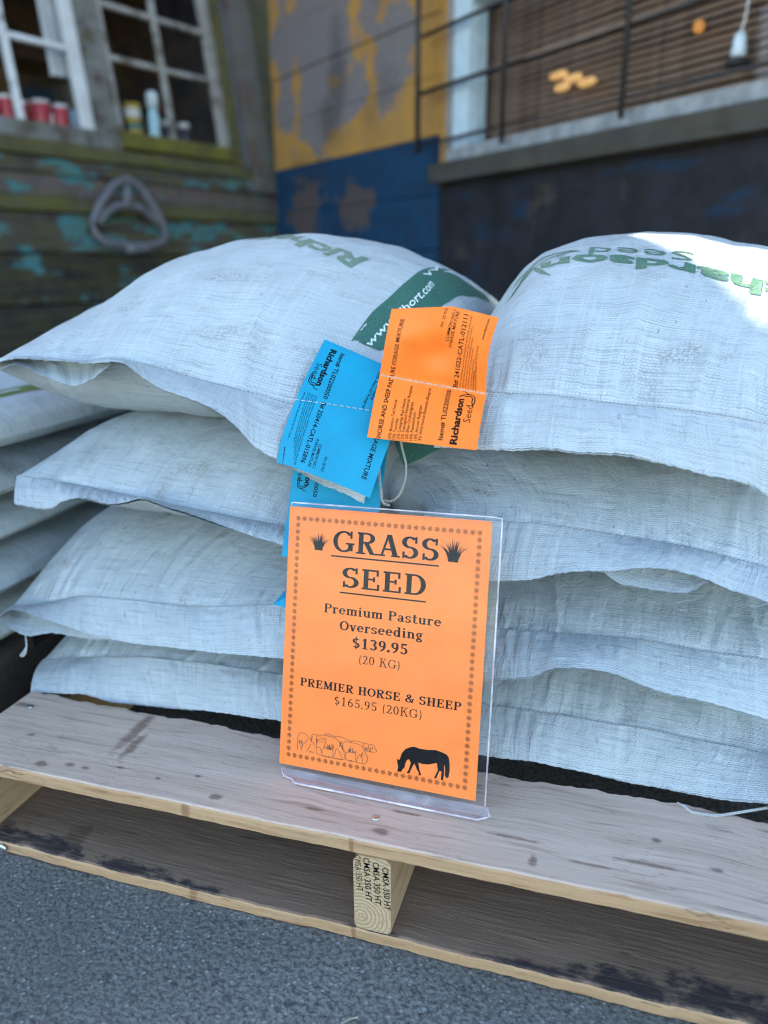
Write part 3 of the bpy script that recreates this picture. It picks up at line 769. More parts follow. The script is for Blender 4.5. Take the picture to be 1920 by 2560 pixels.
# slab-serif letters drawn with strokes (cap height 1)
def slab(ch, T, t):
    Q = []; S_ = .075 if T > .12 else .05
    def V(x, a, b, w=T): Q.append([(x-w/2, a), (x+w/2, a), (x+w/2, b), (x-w/2, b)])
    def H(y, a, b, h=t): Q.append([(a, y-h/2), (b, y-h/2), (b, y+h/2), (a, y+h/2)])
    def D(x0, y0, x1, y1, w=T): Q.append([(x0-w/2, y0), (x0+w/2, y0), (x1+w/2, y1), (x1-w/2, y1)])
    def sf(x, y, l):
        if y > .4: Q.append([(x-l/2, y-S_), (x+l/2, y-S_), (x+l/2, y), (x-l/2, y)])
        else: Q.append([(x-l/2, y), (x+l/2, y), (x+l/2, y+S_), (x-l/2, y+S_)])
    def sd(x, y, l): Q.append([(x-l/2, y-S_), (x+l/2, y-S_), (x+l/2, y), (x-l/2, y)])
    def A(cx, cy, rx, ry, a0, a1, wv=T, wh=t, n=22):
        p = []
        for i in range(n+1):
            a = rad(a0+(a1-a0)*i/n); c, s = math.cos(a), math.sin(a)
            p.append((cx+(rx-wv/2)*c, cy+(ry-wh/2)*s, cx+(rx+wv/2)*c, cy+(ry+wh/2)*s))
        for u, v in zip(p, p[1:]): Q.append([(u[0], u[1]), (u[2], u[3]), (v[2], v[3]), (v[0], v[1])])
    l = .30+T*.5
    x = .66
    adv = .7
    if ch == 'G': A(.44, .5, .35, .455, 42, 318); V(.72, .08, .44); sf(.70, .45, l*.95); V(.74, .66, 1.0, t); adv = .92
    elif ch == 'R': V(.2, 0, 1); sf(.2, 0, l); H(1-t/2, .05, .46); A(.45, .745, .22, .21, -90, 90); H(.535, .2, .46); D(.66, .03, .42, .52, T*1.05); sf(.72, 0, l*.75); adv = .88
    elif ch == 'A': D(.14, 0, .40, 1, t*1.1); D(.70, 0, .42, 1, T*1.1); H(.33, .2, .62); sf(.12, 0, l*.85); sf(.70, 0, l*.9); adv = .86
    elif ch == 'S': A(.36, .735, .22, .225, 35, 270); A(.37, .275, .24, .235, 90, -145); V(.60, .70, 1., t); V(.13, 0, .30, t); adv = .76
    elif ch == 'E': V(.2, 0, 1); H(1-t/2, .04, .66); H(t/2, .04, .70); H(.52, .2, .52); V(.64, .70, 1, t); V(.68, 0, .30, t); V(.51, .40, .64, t); adv = .80
    elif ch == 'D': V(.2, 0, 1); H(1-t/2, .04, .42); H(t/2, .04, .42); A(.42, .5, .31, .455, -90, 90); adv = .88
    elif ch == 'P': V(.2, 0, 1); sf(.2, 0, l); H(1-t/2, .05, .44); A(.44, .735, .22, .22, -90, 90); H(.515, .2, .44); adv = .78
    elif ch == 'M': V(.16, 0, 1, t*1.2); V(.82, 0, 1); D(.49, .08, .18, 1); D(.49, .08, .80, 1, t*1.2); sf(.16, 0, l*.8); sf(.82, 0, l); sf(.13, 1, l*.6); sf(.86, 1, l*.6); adv = 1.02
    elif ch == 'I': V(.22, 0, 1); sf(.22, 0, l); sf(.22, 1, l); adv = .46
    elif ch == 'H': V(.2, 0, 1); V(.70, 0, 1); H(.52, .2, .70); [sf(a, b, l) for a in (.2, .70) for b in (0, 1)]; adv = .93
    elif ch == 'O': A(.44, .5, .34, .455, 0, 360, n=36); adv = .90
    elif ch == 'K': V(.2, 0, 1); sf(.2, 0, l); sf(.2, 1, l); D(.28, .42, .66, 1, t*1.3); D(.72, 0, .42, .62); sf(.66, 1, l*.75); sf(.74, 0, l*.8); adv = .88
    elif ch == '&': A(.38, .77, .16, .18, 0, 360, T*.9, t); A(.33, .27, .23, .225, 75, 330); D(.76, 0, .30, .66); A(.50, .42, .28, .40, -60, 5, t*1.2, t); sf(.78, .50, l*.7); adv = .92
    elif ch == '0': A(.32, .5, .21, .455, 0, 360, n=32); adv = .66
    elif ch == '1': V(.34, 0, 1); sf(.34, 0, l*1.1); D(.20, .80, .32, .98, t*1.6); adv = .66
    elif ch == '2': A(.31, .73, .19, .225, 165, -35); D(.16, .08, .48, .62, T*.95); H(.06+t*.2, .08, .58, t*1.3); V(.58, .05, .22, t); adv = .66
    elif ch == '3': A(.30, .745, .18, .215, 155, -90); A(.31, .275, .21, .235, 90, -155); adv = .66
    elif ch == '5': V(.17, .52, 1, t*1.2); H(1-T*.45, .13, .55, T*.8); A(.31, .315, .21, .275, 125, -155); adv = .66
    elif ch == '6': A(.33, .30, .20, .26, 0, 360); A(.52, .36, .39, .60, 95, 175, T, t); adv = .68
    elif ch == '9': A(.33, .70, .20, .26, 0, 360); A(.14, .64, .39, .60, -85, -5, T, t); adv = .68
    elif ch == '$': A(.32, .70, .19, .20, 35, 270); A(.33, .29, .20, .21, 90, -145); V(.325, -.12, 1.12, t*.9); adv = .68
    elif ch == '.': V(.12, 0, T*1.15, T*1.2); adv = .26
    elif ch == '(': A(.38, .42, .24, .62, 118, 242, T*.7, t); adv = .36
    elif ch == ')': A(-.02, .42, .24, .62, 62, -62, T*.7, t); adv = .36
    elif ch == 'r': V(.17, 0, .68); sf(.19, 0, l); sd(.11, .68, l*.5); A(.37, .44, .19, .20, 160, 55, T*.9, t*1.1); V(.46, .50, .64, T*.8); adv = .56
    elif ch == 'e': A(.33, .34, .225, .30, 0, 322); H(.37, .14, .56, t*.9); adv = .66
    elif ch == 'm':
        [V(a, 0, .66) for a in (.17, .53, .89)]; [sf(a, 0, l*.82) for a in (.17, .53, .89)]; sd(.10, .68, l*.5); A(.35, .44, .18, .195, 175, 0, T, t*1.2); A(.71, .44, .18, .195, 175, 0, T, t*1.2); adv = 1.07
    elif ch == 'n': [V(a, 0, .5) for a in (.17, .55)]; V(.17, 0, .68); [sf(a, 0, l*.85) for a in (.17, .55)]; sd(.10, .68, l*.5); A(.36, .44, .19, .195, 175, 0, T, t*1.2); adv = .74
    elif ch == 'i': V(.19, 0, .68); sf(.19, 0, l*.9); sd(.12, .68, l*.5); A(.18, .90, .045, .05, 0, 360, .09, .10); adv = .40
    elif ch == 'u': V(.18, .2, .68); V(.56, 0, .68); A(.37, .22, .19, .18, 180, 360, T, t*1.2); sd(.12, .68, l*.5); sd(.50, .68, l*.5); sf(.62, 0, l*.4); adv = .75
    elif ch == 'a': V(.48, .06, .50); A(.31, .47, .17, .17, 12, 160, T*.9, t); A(.29, .19, .17, .155, 0, 360, T*.9, t); sf(.55, 0, l*.45); adv = .66
    elif ch == 's': A(.28, .505, .17, .145, 30, 270, T*.9, t); A(.29, .175, .18, .15, 90, -150, T*.9, t); V(.47, .48, .68, t); V(.10, 0, .20, t); adv = .58
    elif ch == 't': V(.22, .16, .92); H(.64, .05, .44, t*1.1); A(.36, .16, .14, .13, 180, 335, T*.9, t); adv = .50
    elif ch == 'v': D(.32, 0, .12, .68); D(.32, 0, .53, .68, t*1.2); sf(.11, .68, l*.75); sf(.54, .68, l*.65); adv = .64
    elif ch == 'd': A(.31, .34, .20, .30, 0, 360); V(.53, 0, 1.02); sd(.46, 1.02, l*.45); sf(.60, 0, l*.4); adv = .74
    elif ch == 'g': A(.29, .44, .17, .19, 0, 360, T*.9, t); A(.30, -.12, .22, .13, 0, 360, T*.7, t*1.2); D(.16, .05, .19, .26, t); H(.08, .16, .44, t*1.3); sf(.52, .67, l*.5); adv = .64
    elif ch == ' ': adv = .38
    return Q, adv

def serif(txt, bold=True, track=.0):
    T, t = (.185, .085) if bold else (.105, .05)
    v, f, x = [], [], 0.
    for c in txt:
        Q, adv = slab(c, T, t)
        for q in Q:
            b = len(v); v += [(x+p[0], p[1]) for p in q]; f.append(tuple(range(b, b+len(q))))
        x += adv+track
    x0 = min(p[0] for p in v)
    v = [(p[0]-x0, p[1]) for p in v]
    return v, f, max(p[0] for p in v)

def put(mb, glyphs, p0, p1, cap, fmap, fit=True):
    """letters along p0 -> p1 in a local plane, mapped into space by fmap(x, y, n)"""
    v, f, w_ = glyphs
    d = Vector((p1[0]-p0[0], p1[1]-p0[1])); L = d.length; d /= L; up = Vector((-d.y, d.x))
    k = L/w_ if fit else cap
    out = []
    for i, (x, y) in enumerate(v):
        q = Vector(p0)+d*(x*k)+up*(y*cap)
        out.append(fmap(q.x, q.y, .0))
    # every polygon lies a hair above the one before it, so overlapping strokes never share a plane
    mb.add(out, f)

def line_strokes(mb, pts, w_, fmap):
    for a, b in zip(pts, pts[1:]):
        a, b = Vector(a), Vector(b); d = (b-a)
        if d.length < 1e-6: continue
        d.normalize(); n_ = Vector((-d.y, d.x))*w_/2; d = d*w_*.3
        mb.add([fmap(*(a-d+n_), 0), fmap(*(a-d-n_), 0), fmap(*(b+d-n_), 0), fmap(*(b+d+n_), 0)], [(0, 1, 2, 3)])

# ------------------------------------------------------------------ acrylic holder and price sign
SX, SY, SYAW, SLEAN, SROLL, SZ = -.0208, .0748, -.0462, .2363, .0230, .1348
sr = Vector((math.cos(SYAW), math.sin(SYAW), 0)); sn = Vector((-math.sin(SYAW), math.cos(SYAW), 0))
su = Vector((0, 0, 1))*math.cos(SLEAN)+sn*math.sin(SLEAN)
s_r = sr*math.cos(SROLL)+su*math.sin(SROLL); s_u = su*math.cos(SROLL)-sr*math.sin(SROLL)
s_n = s_r.cross(s_u)           # towards the viewer
s_o = Vector((SX, SY, SZ))-s_r*.10795
def on_sign(x, y, n=0.):       # millimetres on the sheet
    return s_o+s_r*(x*.001)+s_u*(y*.001)+s_n*(n*.001)

hold = thing('sign_holder', (SX, SY-.01, .124), 'clear acrylic sign holder leaning on the sacks, its foot on the front deck board', 'sign holder')
def panel(name, n0, n1, x0, x1, y0, y1, mat, r=6):
    mb = MB(); P = []
    for cx, cy, a0 in ((x1-r, y1-r, 0), (x0+r, y1-r, 90), (x0+r, y0+r, 180), (x1-r, y0+r, 270)):
        for k in range(5):
            a = rad(a0+k*22.5); P.append((cx+r*math.cos(a), cy+r*math.sin(a)))
    m = len(P)
    V = [on_sign(x, y, n0) for x, y in P]+[on_sign(x, y, n1) for x, y in P]
    mb.add(V, [tuple(range(m))[::-1], tuple(range(m, 2*m))]+[(k, (k+1) % m, (k+1) % m+m, k+m) for k in range(m)])
    return mb.build(name, mat, hold, recalc=True)
panel('front_panel', 1.6, 3.2, 2, 226, -6, 284, CLEAR)
panel('back_panel', -3.4, -1.8, -3, 226, -6, 283, CLEAR)
# foot: the sheet bends forward onto the board, ending in a thick rounded lip
mb = MB()
top = [on_sign(5, -2, 2.2), on_sign(229, -2, 2.2)]
mid = [on_sign(8, -8, 5), on_sign(228, -8, 5)]
FZ = ZT+.0022
fl, fr_ = Vector((-.1038, .0606, FZ)), Vector((.0917, .0582, FZ))
def strip(rows, th, name, mat):
    mb = MB(); n = len(rows[0]); V = []
    for R in rows: V += [Vector(p) for p in R]
    for R in rows: V += [Vector(p)+Vector((0, -.0004, th)) for p in R]
    o = len(rows)*n; F = []
    for i in range(len(rows)-1):
        for k in range(n-1):
            a = i*n+k; F.append((a, a+1, a+n+1, a+n)); F.append((o+a, o+a+n, o+a+n+1, o+a+1))
    ring = list(range(n))+[i*n+n-1 for i in range(1, len(rows))]+[(len(rows)-1)*n+k for k in range(n-2, -1, -1)]+[i*n for i in range(len(rows)-2, 0, -1)]
    for a, b in zip(ring, ring[1:]+ring[:1]): F.append((a, b, o+b, o+a))
    mb.add(V, F); return mb.build(name, mat, hold)
def lerp_row(a, b, n=9): return [Vector(a).lerp(Vector(b), i/(n-1)) for i in range(n)]
fa, fb = on_sign(4, -4.5, 2.5), on_sign(229, -4.5, 2.5)
ga, gb = fa.lerp(fl, .45)+Vector((-.004, 0, -.002)), fb.lerp(fr_, .45)+Vector((.006, 0, -.002))
ha, hb = fl+Vector((-.004, .004, .0006)), fr_+Vector((.007, .004, .0006))
strip([lerp_row(fa, fb), lerp_row(ga, gb), lerp_row(ha, hb), lerp_row(fl, fr_)], .002, 'foot', FOOT)
mb = MB()
lip = [fa+Vector((0, -.0012, .001)), ga+Vector((-.0005, -.001, .001)), ha+Vector((-.0003, -.0008, .001))]+[p+Vector((0, -.0012, .001)) for p in lerp_row(fl, fr_, 12)]+[hb+Vector((.0003, -.0008, .001)), gb+Vector((.0005, -.001, .001)), fb+Vector((0, -.0012, .001))]
mb.tube(lip, .0012, 8)
mb.build('lip', CLEAR_EDGE, hold, True)
mb = MB(); mb.tube([on_sign(2.2, 278, 2.4), on_sign(2.2, 284, 2.4), on_sign(8, 284, 2.4), on_sign(219, 284, 2.4), on_sign(225.8, 283, 2.4), on_sign(226, 276, 2.4), on_sign(226, -2, 2.4)], .0009, 6)
mb.build('panel_edge', CLEAR_EDGE, hold, True)

def sheet_mb(x0, x1, y0, y1, n, bow=0.):
    mb = MB(); V = []; nx, ny = 8, 12
    for j in range(ny+1):
        for i in range(nx+1):
            V.append(on_sign(x0+(x1-x0)*i/nx, y0+(y1-y0)*j/ny, n+bow*math.sin(math.pi*i/nx)*math.sin(2.2*j/ny)))
    mb.add(V, [(j*(nx+1)+i, j*(nx+1)+i+1, (j+1)*(nx+1)+i+1, (j+1)*(nx+1)+i) for j in range(ny) for i in range(nx)])
    return mb
psign = thing('price_sign', on_sign(108, 0), 'bright orange printed grass seed price sheet inside the clear holder', 'sign')
sheet_mb(4, 216, 0, 278, .2).build('sheet', ORANGE, psign, recalc=False)
tag(sheet_mb(-1.5, 214, -.5, 279.5, -1.0).build('paper_sheet', ORANGE, None, recalc=False), 'second orange sheet showing as a narrow strip along the left of the sign', 'paper')
FS = lambda x, y, n: on_sign(x, y, .45)
ink = MB()
for txt, a, b, cap, bold, tr in (
    ('GRASS', (50.4, 236.0), (164.2, 235.8), 22.3, True, .02), ('SEED', (62.4, 199.6), (152.8, 199.6), 21.0, True, .02),
    ('Premium Pasture', (43.5, 170.9), (170.8, 170.6), 9.6, True, .06), ('Overseeding', (62.2, 154.3), (152.3, 155.0), 9.8, True, .06),
    ('$139.95', (77.4, 137.2), (137.2, 137.6), 11.0, True, .04), ('(20 KG)', (85.7, 121.6), (129.4, 121.2), 9.2, False, .05),
    ('PREMIER HORSE & SHEEP', (19.8, 89.0), (196.0, 88.6), 8.6, True, .05), ('$165.95 (20KG)', (60.2, 74.3), (155.4, 73.8), 9.1, False, .05)):
    put(ink, serif(txt, bold, tr), a, b, cap, FS)
for x0, x1, y in ((49.3, 164.5, 231.2), (60.7, 153.2, 193.8)):
    line_strokes(ink, [(x0, y), (x1, y)], 1.5, FS)
# give each polygon its own height so strokes that overlap are never coplanar
def stagger(mb, n_, step=4e-7, cyc=60):
    done = set()
    for k, f in enumerate(mb.f):
        for i in f:
            if i not in done:
                done.add(i); mb.v[i] = mb.v[i]+n_*(step*(k % cyc))
stagger(ink, s_n)
ink.build('lettering', BLACK_INK, psign, recalc=False)
# border of eight-rayed stars
bd = MB()
def star(x, y):
    for k in range(8):
        a = k*math.pi/4; c, s = math.cos(a), math.sin(a)
        V = [FS(x+c*r-s*w_, y+s*r+c*w_, 0) for r, w_ in ((.35, -.08), (1.7, -.30), (2.9, -.16), (2.9, .16), (1.7, .30), (.35, .08))]
        bd.add(V, [tuple(range(6))])
ns = 27
for i in range(ns+1):
    x = 9.6+(204.4-9.6)*i/ns
    star(x, 267.6); star(x, 11.6)
nv = 36
for j in range(1, nv):
    y = 11.6+(267.6-11.6)*j/nv
    star(9.6, y); star(204.4, y)
bd.build('star_border', BLACK_INK, psign, recalc=False)
# grass tufts
rng = random.Random(7)
for x0, y0, sc in ((34.3, 235.8, 1.), (179.2, 236.6, 1.18)):
    gm = MB()
    gm.add([FS(x0-4.5*sc, y0, 0), FS(x0+4.2*sc, y0-.3, 0), FS(x0+5*sc, y0+5*sc, 0), FS(x0-5*sc, y0+5*sc, 0)], [(0, 1, 2, 3)])
    for k in range(15):
        q = (k-7)/7; bx = x0+q*4.6*sc; ln = (15-5*abs(q)+rng.uniform(-2, 2))*sc; tx = q*8.5*sc+rng.uniform(-1, 1)
        P = [(bx+tx*(u**1.8), y0+4*sc+ln*u*(1-.12*abs(q)*u)) for u in (0, .35, .7, 1)]
        ws = [.75, .6, .36, .05]
        L_ = [FS(p[0]-w_*sc, p[1], 0) for p, w_ in zip(P, ws)]; R_ = [FS(p[0]+w_*sc, p[1], 0) for p, w_ in zip(P, ws)]
        for i in range(3): gm.add([L_[i], R_[i], R_[i+1], L_[i+1]], [(0, 1, 2, 3)])
    stagger(gm, s_n); gm.build('grass_picture', BLACK_INK, psign, recalc=False)
HORSE = [[132.4,28.8],[133.8,27.4],[135.3,28.4],[136.9,34.8],[140.5,40.0],[145.8,43.0],[150.0,44.2],[155.8,43.0],[163.5,43.2],[172.5,44.5],[178.6,43.5],[184.0,41.9],[186.4,38.9],[187.7,32.4],[187.9,25.8],[187.2,18.9],[185.0,17.7],[183.3,20.4],[183.5,24.2],[182.7,31.5],[181.9,28.4],[182.4,23.3],[181.8,14.9],[179.5,14.9],[179.8,23.5],[177.5,23.9],[175.5,18.3],[174.3,15.4],[172.3,15.4],[173.9,19.5],[175.8,24.3],[174.4,31.6],[165.8,28.4],[159.7,27.8],[154.9,28.5],[156.9,20.1],[158.6,16.7],[157.7,15.4],[155.8,15.4],[156.3,17.8],[153.5,21.8],[150.9,27.0],[148.8,22.5],[146.8,17.5],[146.1,15.5],[143.2,15.4],[145.2,18.8],[147.1,26.7],[145.3,30.2],[142.7,29.0],[141.0,24.1],[140.8,21.0],[138.6,18.3],[137.2,15.4],[133.1,15.2],[133.8,20.5],[132.6,24.9]]
from mathutils.geometry import tessellate_polygon
hm = MB(); hm.add([FS(x, y, 0) for x, y in HORSE], [tuple(t) for t in tessellate_polygon([[Vector((x, y, 0)) for x, y in HORSE]])])
hm.build('horse_picture', BLACK_INK, psign, recalc=False)
SHEEP = [[[20.0,18.7],[19.6,30.4],[20.3,35.3],[23.1,37.8],[28.3,37.6],[31.3,35.7],[34.1,32.1]],[[24.8,18.2],[24.2,22.2],[26.3,25.3],[30.2,29.4],[31.1,32.3]],[[30.7,18.5],[33.4,22.4],[35.4,27.5]],[[35.3,30.2],[35.1,35.7],[37.1,38.4],[42.1,39.0]],[[35.3,30.2],[38.2,29.4],[39.5,24.8]],[[42.4,17.8],[41.4,24.4],[41.9,29.3],[40.9,34.6],[42.9,38.0],[47.9,39.3],[56.6,39.3],[62.4,38.9],[67.5,35.0],[72.2,27.7],[74.2,23.3],[74.1,17.9],[72.1,16.2],[70.8,20.7],[67.3,26.2],[64.7,27.8],[62.6,19.3],[61.3,16.6]],[[42.1,24.6],[45.7,25.9],[49.8,16.3]],[[49.8,16.3],[48.1,21.5],[51.4,28.2],[51.9,32.4]],[[61.3,16.6],[60.9,25.1],[62.0,32.0]],[[51.5,26.2],[56.6,25.0],[60.8,25.7]],[[50.8,39.7],[52.2,41.4],[55.8,41.3],[62.3,39.9]],[[63.0,40.0],[65.1,41.0],[71.6,40.4],[81.6,37.7]],[[71.4,29.6],[71.5,33.7],[73.9,36.4],[78.1,36.8],[85.2,36.7],[92.3,35.8],[96.0,31.1],[99.8,24.4],[100.3,21.2],[97.5,16.3],[95.4,16.3],[94.4,21.5],[91.4,25.6],[88.8,21.8],[87.6,16.2]],[[72.1,29.0],[75.9,24.3],[75.5,17.5]],[[75.9,24.3],[79.3,27.6],[80.5,32.5]],[[87.6,16.2],[86.8,25.5],[87.0,29.6]],[[79.3,26.9],[83.6,26.0],[87.1,26.9]],[[81.6,37.7],[83.7,39.2],[94.2,38.8]],[[94.4,34.2],[95.3,38.0],[98.4,38.8],[100.6,37.3],[101.6,31.4]],[[100.6,37.3],[103.3,38.4],[106.8,37.6],[108.3,34.6],[109.8,32.8],[108.5,30.6]],[[95.8,34.4],[97.1,30.6],[106.5,30.6]],[[42.4,18.1],[50.5,16.4],[61.3,16.6],[72.0,16.5]],[[75.5,17.5],[86.2,17.0],[95.4,16.3]]]
sh = MB(); rng = random.Random(3)
for P in SHEEP: line_strokes(sh, P, .42, FS)
for (cx, cy, rx, ry, n_, ln) in ((24, 26, 2.5, 3, 14, 3.5), (56, 27.5, 4.5, 2.5, 26, 3.2), (82, 28.3, 3.6, 2, 20, 3), (36, 33, .8, 2, 6, 3), (42.5, 31, .8, 2.5, 8, 3), (69.5, 33, 1.5, 2.5, 10, 3), (72, 29.5, .6, 2, 6, 3), (99, 33, 1.6, 2, 8, 2.5), (104, 33, 1.8, 2, 8, 2.5), (94, 26, 1.5, 2, 8, 2), (55, 17, 4, .4, 10, 1.6), (67, 16.6, 4, .4, 8, 1.4), (80, 17, 4, .4, 8, 1.4), (36, 18.5, 3, .6, 7, 1.6)):
    for _ in range(n_):
        x, y = cx+rng.uniform(-rx, rx), cy+rng.uniform(-ry, ry)
        line_strokes(sh, [(x, y+ln*.4), (x+rng.uniform(-.5, .5), y-ln*.4)], .34, FS)
for _ in range(26):
    x, y = rng.uniform(44, 54), rng.uniform(30, 38); line_strokes(sh, [(x, y), (x+.6, y-.5)], .3, FS)
stagger(sh, s_n); sh.build('sheep_picture', GREY_INK, psign, recalc=False)

# ------------------------------------------------------------------ sewn paper tags
def leaf_logo(mb, org, ex, ey, k, F):
    """grass blade mark: two crossing blades and a looped one"""
    o, ex, ey = Vector(org), Vector(ex), Vector(ey)
    def P(x, y): q = o+ex*(x*k)+ey*(y*k); return (q.x, q.y)
    for pts, w_ in (([(0, 0), (.35, .22), (.75, .30), (1.05, .10), (1.12, -.5), (1.0, -.85), (.9, -.5), (.92, -.1), (.75, .1), (.3, .02)], .07), ([(0, .55), (.3, .5), (.6, .28)], .06), ([(-.1, -.12), (.2, .16), (.5, .28)], .06)):
        line_strokes(mb, [P(*p) for p in pts], w_*k, F)

def fine_print(mb, lines, p0s, p1s, cap, F, bold=0.):
    for txt, a, b in zip(lines, p0s, p1s): put(mb, sans(txt, bold), a, b, cap, F)

FP = ['NOTICE TO BUYER: Please read our full LIMITED WARRANTY AND DISCLAIMER on BACK OF SEED', 'tag. The seller makes no other warranty express or implied and buyer accepts the', 'seed as is under all conditions of use, in no event shall liability exceed price', 'paid. If this seed is not acceptable return it at once for a refund of the sum', 'and keep this tag with the records of the field.']

def tag_sheet(name, F, na, nb, A, B, mat, root, label):
    mb = MB(); V = []
    for j in range(nb+1):
        for i in range(na+1): V.append(F(A*i/na, B*j/nb, 0))
    mb.add(V, [(j*(na+1)+i, j*(na+1)+i+1, (j+1)*(na+1)+i+1, (j+1)*(na+1)+i) for j in range(nb) for i in range(na)])
    o = mb.build(name, mat, root, True, recalc=False); o['label'] = label
    return o

def lerp(a, b, t): return a+(b-a)*t
V3 = Vector
T1b, T1s, T1t = [V3((-.0404,.128,.4869)), V3((.0674,.13,.4798))], [V3((-.0427,.178,.5405)), V3((.0664,.18,.525))], [V3((-.0280,.172,.6061)), V3((.0341,.164,.6092)), V3((.078,.166,.5993))]
def F_T1(a, b, n):
    u = a/100
    pb = lerp(T1b[0], T1b[1], u); ps = lerp(T1s[0], T1s[1], u)
    pt = lerp(T1t[0], T1t[1], u/.58) if u < .58 else lerp(T1t[1], T1t[2], (u-.58)/.42)
    if b < 62:
        v = b/62; p = lerp(pb, ps, v)+V3((0, -.35, .94))*(.004*math.sin(math.pi*v)*(.4+.6*u))
    else:
        v = (b-62)/70; p = lerp(ps, pt, v)
        k = math.sin(math.pi*v)
        p += V3((0, -1, .15))*(.005*k*math.sin(2.2*u+.3)-.009*math.exp(-((u-.52)/.14)**2-((v-.42)/.2)**2)+.006*math.exp(-((u-.25)/.12)**2-((v-.6)/.2)**2))
        p += V3((.007, 0, 0))*(-k*max(0, u-.75)*4*.5)
    return p+V3((0, -.72, .66))*(.00028+n)
r1 = SACKS['R1']['root']
T1o = tag_sheet('paper_tag', lambda a, b, n: F_T1(a, b, -.00028), 24, 40, 100, 132, ORANGE_TAG, r1, 'orange paper tag creased along its stitched line')
m = MB()
put(m, sans('HORSE AND SHEEP PASTURE FORAGE MIXTURE', .013), (12.6, .8), (15.2, 121.3), 4.3, F_T1)
for txt, a, b in (('20% Bronson Tall Fescue', (22, .3), (21.3, 38.6)), ('15% Timothy', (25.9, .4), (25.8, 20.4)), ('15% Creeping Red Fescue', (29.9, .5), (29.3, 41.1)), ('15% Tetraploid Perennial Ryegrass', (33.6, .7), (32.7, 56.3)),
                  ('12% Elise Orchardgrass', (37.4, 1.2), (36.9, 38.5)), ('10% Festulolium', (41.5, 1.5), (40.9, 27.9)), ('10% Annual Ryegrass', (45.6, 2.1), (45.2, 36.1)), ('3% Wild Horse Kentucky Bluegrass', (49.5, 2.4), (50, 57.6))):
    put(m, sans(txt, .004), a, b, 2.7, F_T1)
put(m, sans('Wt: 20 KG', .004), (52.7, 113.6), (54.2, 130.2), 2.8, F_T1)
put(m, sans('COMMON NO.1', .006), (59.2, 102.1), (62.0, 129.2), 2.8, F_T1)
put(m, sans('FORAGE MIXTURE', .006), (62.8, 97.5), (65.4, 128.8), 2.8, F_T1)
put(m, sans('Item# TL02200200', .011), (68.6, 5.1), (68.6, 59.5), 4.2, F_T1)
put(m, sans('B# 241022-CATL-012111', .011), (73.4, 63.3), (73.4, 128), 4.2, F_T1)
put(m, sans('Richardson', .036), (81.8, 2.5), (81.8, 50.4), 6.6, F_T1)
put(m, sans('Seed', -.008), (90.5, 24.4), (90.7, 43.6), 6.2, F_T1)
put(m, sans('www.tlhort.com', .012), (92.2, 110.3), (93, 128.8), 2.2, F_T1)
fine_print(m, FP, [(76.4+i*2.4, 64) for i in range(5)], [(77.2+i*2.4, 128-i*9) for i in range(5)], 1.5, F_T1)
put(m, sans('TerraLink Horticulture Inc.', .012), (88.6, 63.6), (88.3, 82), 1.8, F_T1)
put(m, sans('464 Riverside Road, Abbotsford, BC V2S 7M1 Canada', 0.), (91.0, 63.6), (88.6, 104), 1.8, F_T1)
leaf_logo(m, (78, 54), (1, 0), (0, 1), 12, F_T1)
m.build('tag_print', BLACK_INK, T1o, recalc=False)

T2c = [V3((-.1405, .128, .4581)), V3((-.0362, .118, .4300)), V3((-.0056, .19, .5358)), V3((-.1115, .205, .5728))]
def F_T2(a, b, n):
    u, v = a/100, b/132
    p = lerp(lerp(T2c[0], T2c[1], u), lerp(T2c[3], T2c[2], u), v)
    p += V3((0, -.75, .66))*(.007*math.sin(math.pi*v)-.006*math.exp(-((u)/.12)**2-((v)/.08)**2)-.004*max(0, u-.8)*5*(1-v))
    return p+V3((.1, -.8, .6))*(.00028+n)
l1 = SACKS['L1']['root']
T2o = tag_sheet('paper_tag', lambda a, b, n: F_T2(a, b, -.00028), 20, 26, 100, 132, BLUE, l1, 'bright blue paper tag crossed by a stitched line')
m = MB()
put(m, sans('Item# TL02200050', .011), (21.0, 124.6), (24.6, 72.4), 4.6, F_T2)
put(m, sans('B# 250414-CATL-015896', .011), (25.2, 68.5), (25.8, 6.8), 4.6, F_T2)
put(m, sans('Richardson', .036), (10.2, 124.7), (12.6, 82.2), 6.6, F_T2)
put(m, sans('Seed', -.008), (4.3, 105), (4.9, 87.3), 6.0, F_T2)
put(m, sans('COMMON NO.1', .004), (37.7, 29.5), (38.9, 5.9), 2.8, F_T2)
put(m, sans('FORAGE MIXTURE', .004), (33.5, 32.9), (34.1, 5.6), 2.8, F_T2)
put(m, sans('Wt: 20 KG', .004), (47.1, 20.5), (48, 5.7), 2.8, F_T2)
put(m, sans('PREMIUM PASTURE FORAGE MIXTURE', .013), (83.6, 121), (87.3, 13.6), 4.4, F_T2)
for i, (txt, y1) in enumerate((('25% Tetraploid Perennial Ryegrass', 84), ('25% Orchardgrass', 100), ('20% Tall Fescue', 100), ('20% Perennial Ryegrass', 92), ('10% Annual Ryegrass', 78))):
    put(m, sans(txt, .004), (79.5-i*4.1, 122), (80-i*4.1, y1-2), 2.7, F_T2)
fine_print(m, FP, [(17.6-i*2.3, 72) for i in range(5)], [(20.4-i*2.0, 2+i*5) for i in range(5)], 1.4, F_T2)
put(m, sans('464 Riverside Road, Abbotsford, BC V2S 7M1 Canada', 0.), (4.8, 71), (6.2, 24), 1.7, F_T2)
put(m, sans('www.tlhort.com', .01), (5, 14.9), (6.4, .6), 2., F_T2)
leaf_logo(m, (16, 84), (-1, 0), (0, -1), 11, F_T2)
m.build('tag_print', BLACK_INK, T2o, recalc=False)

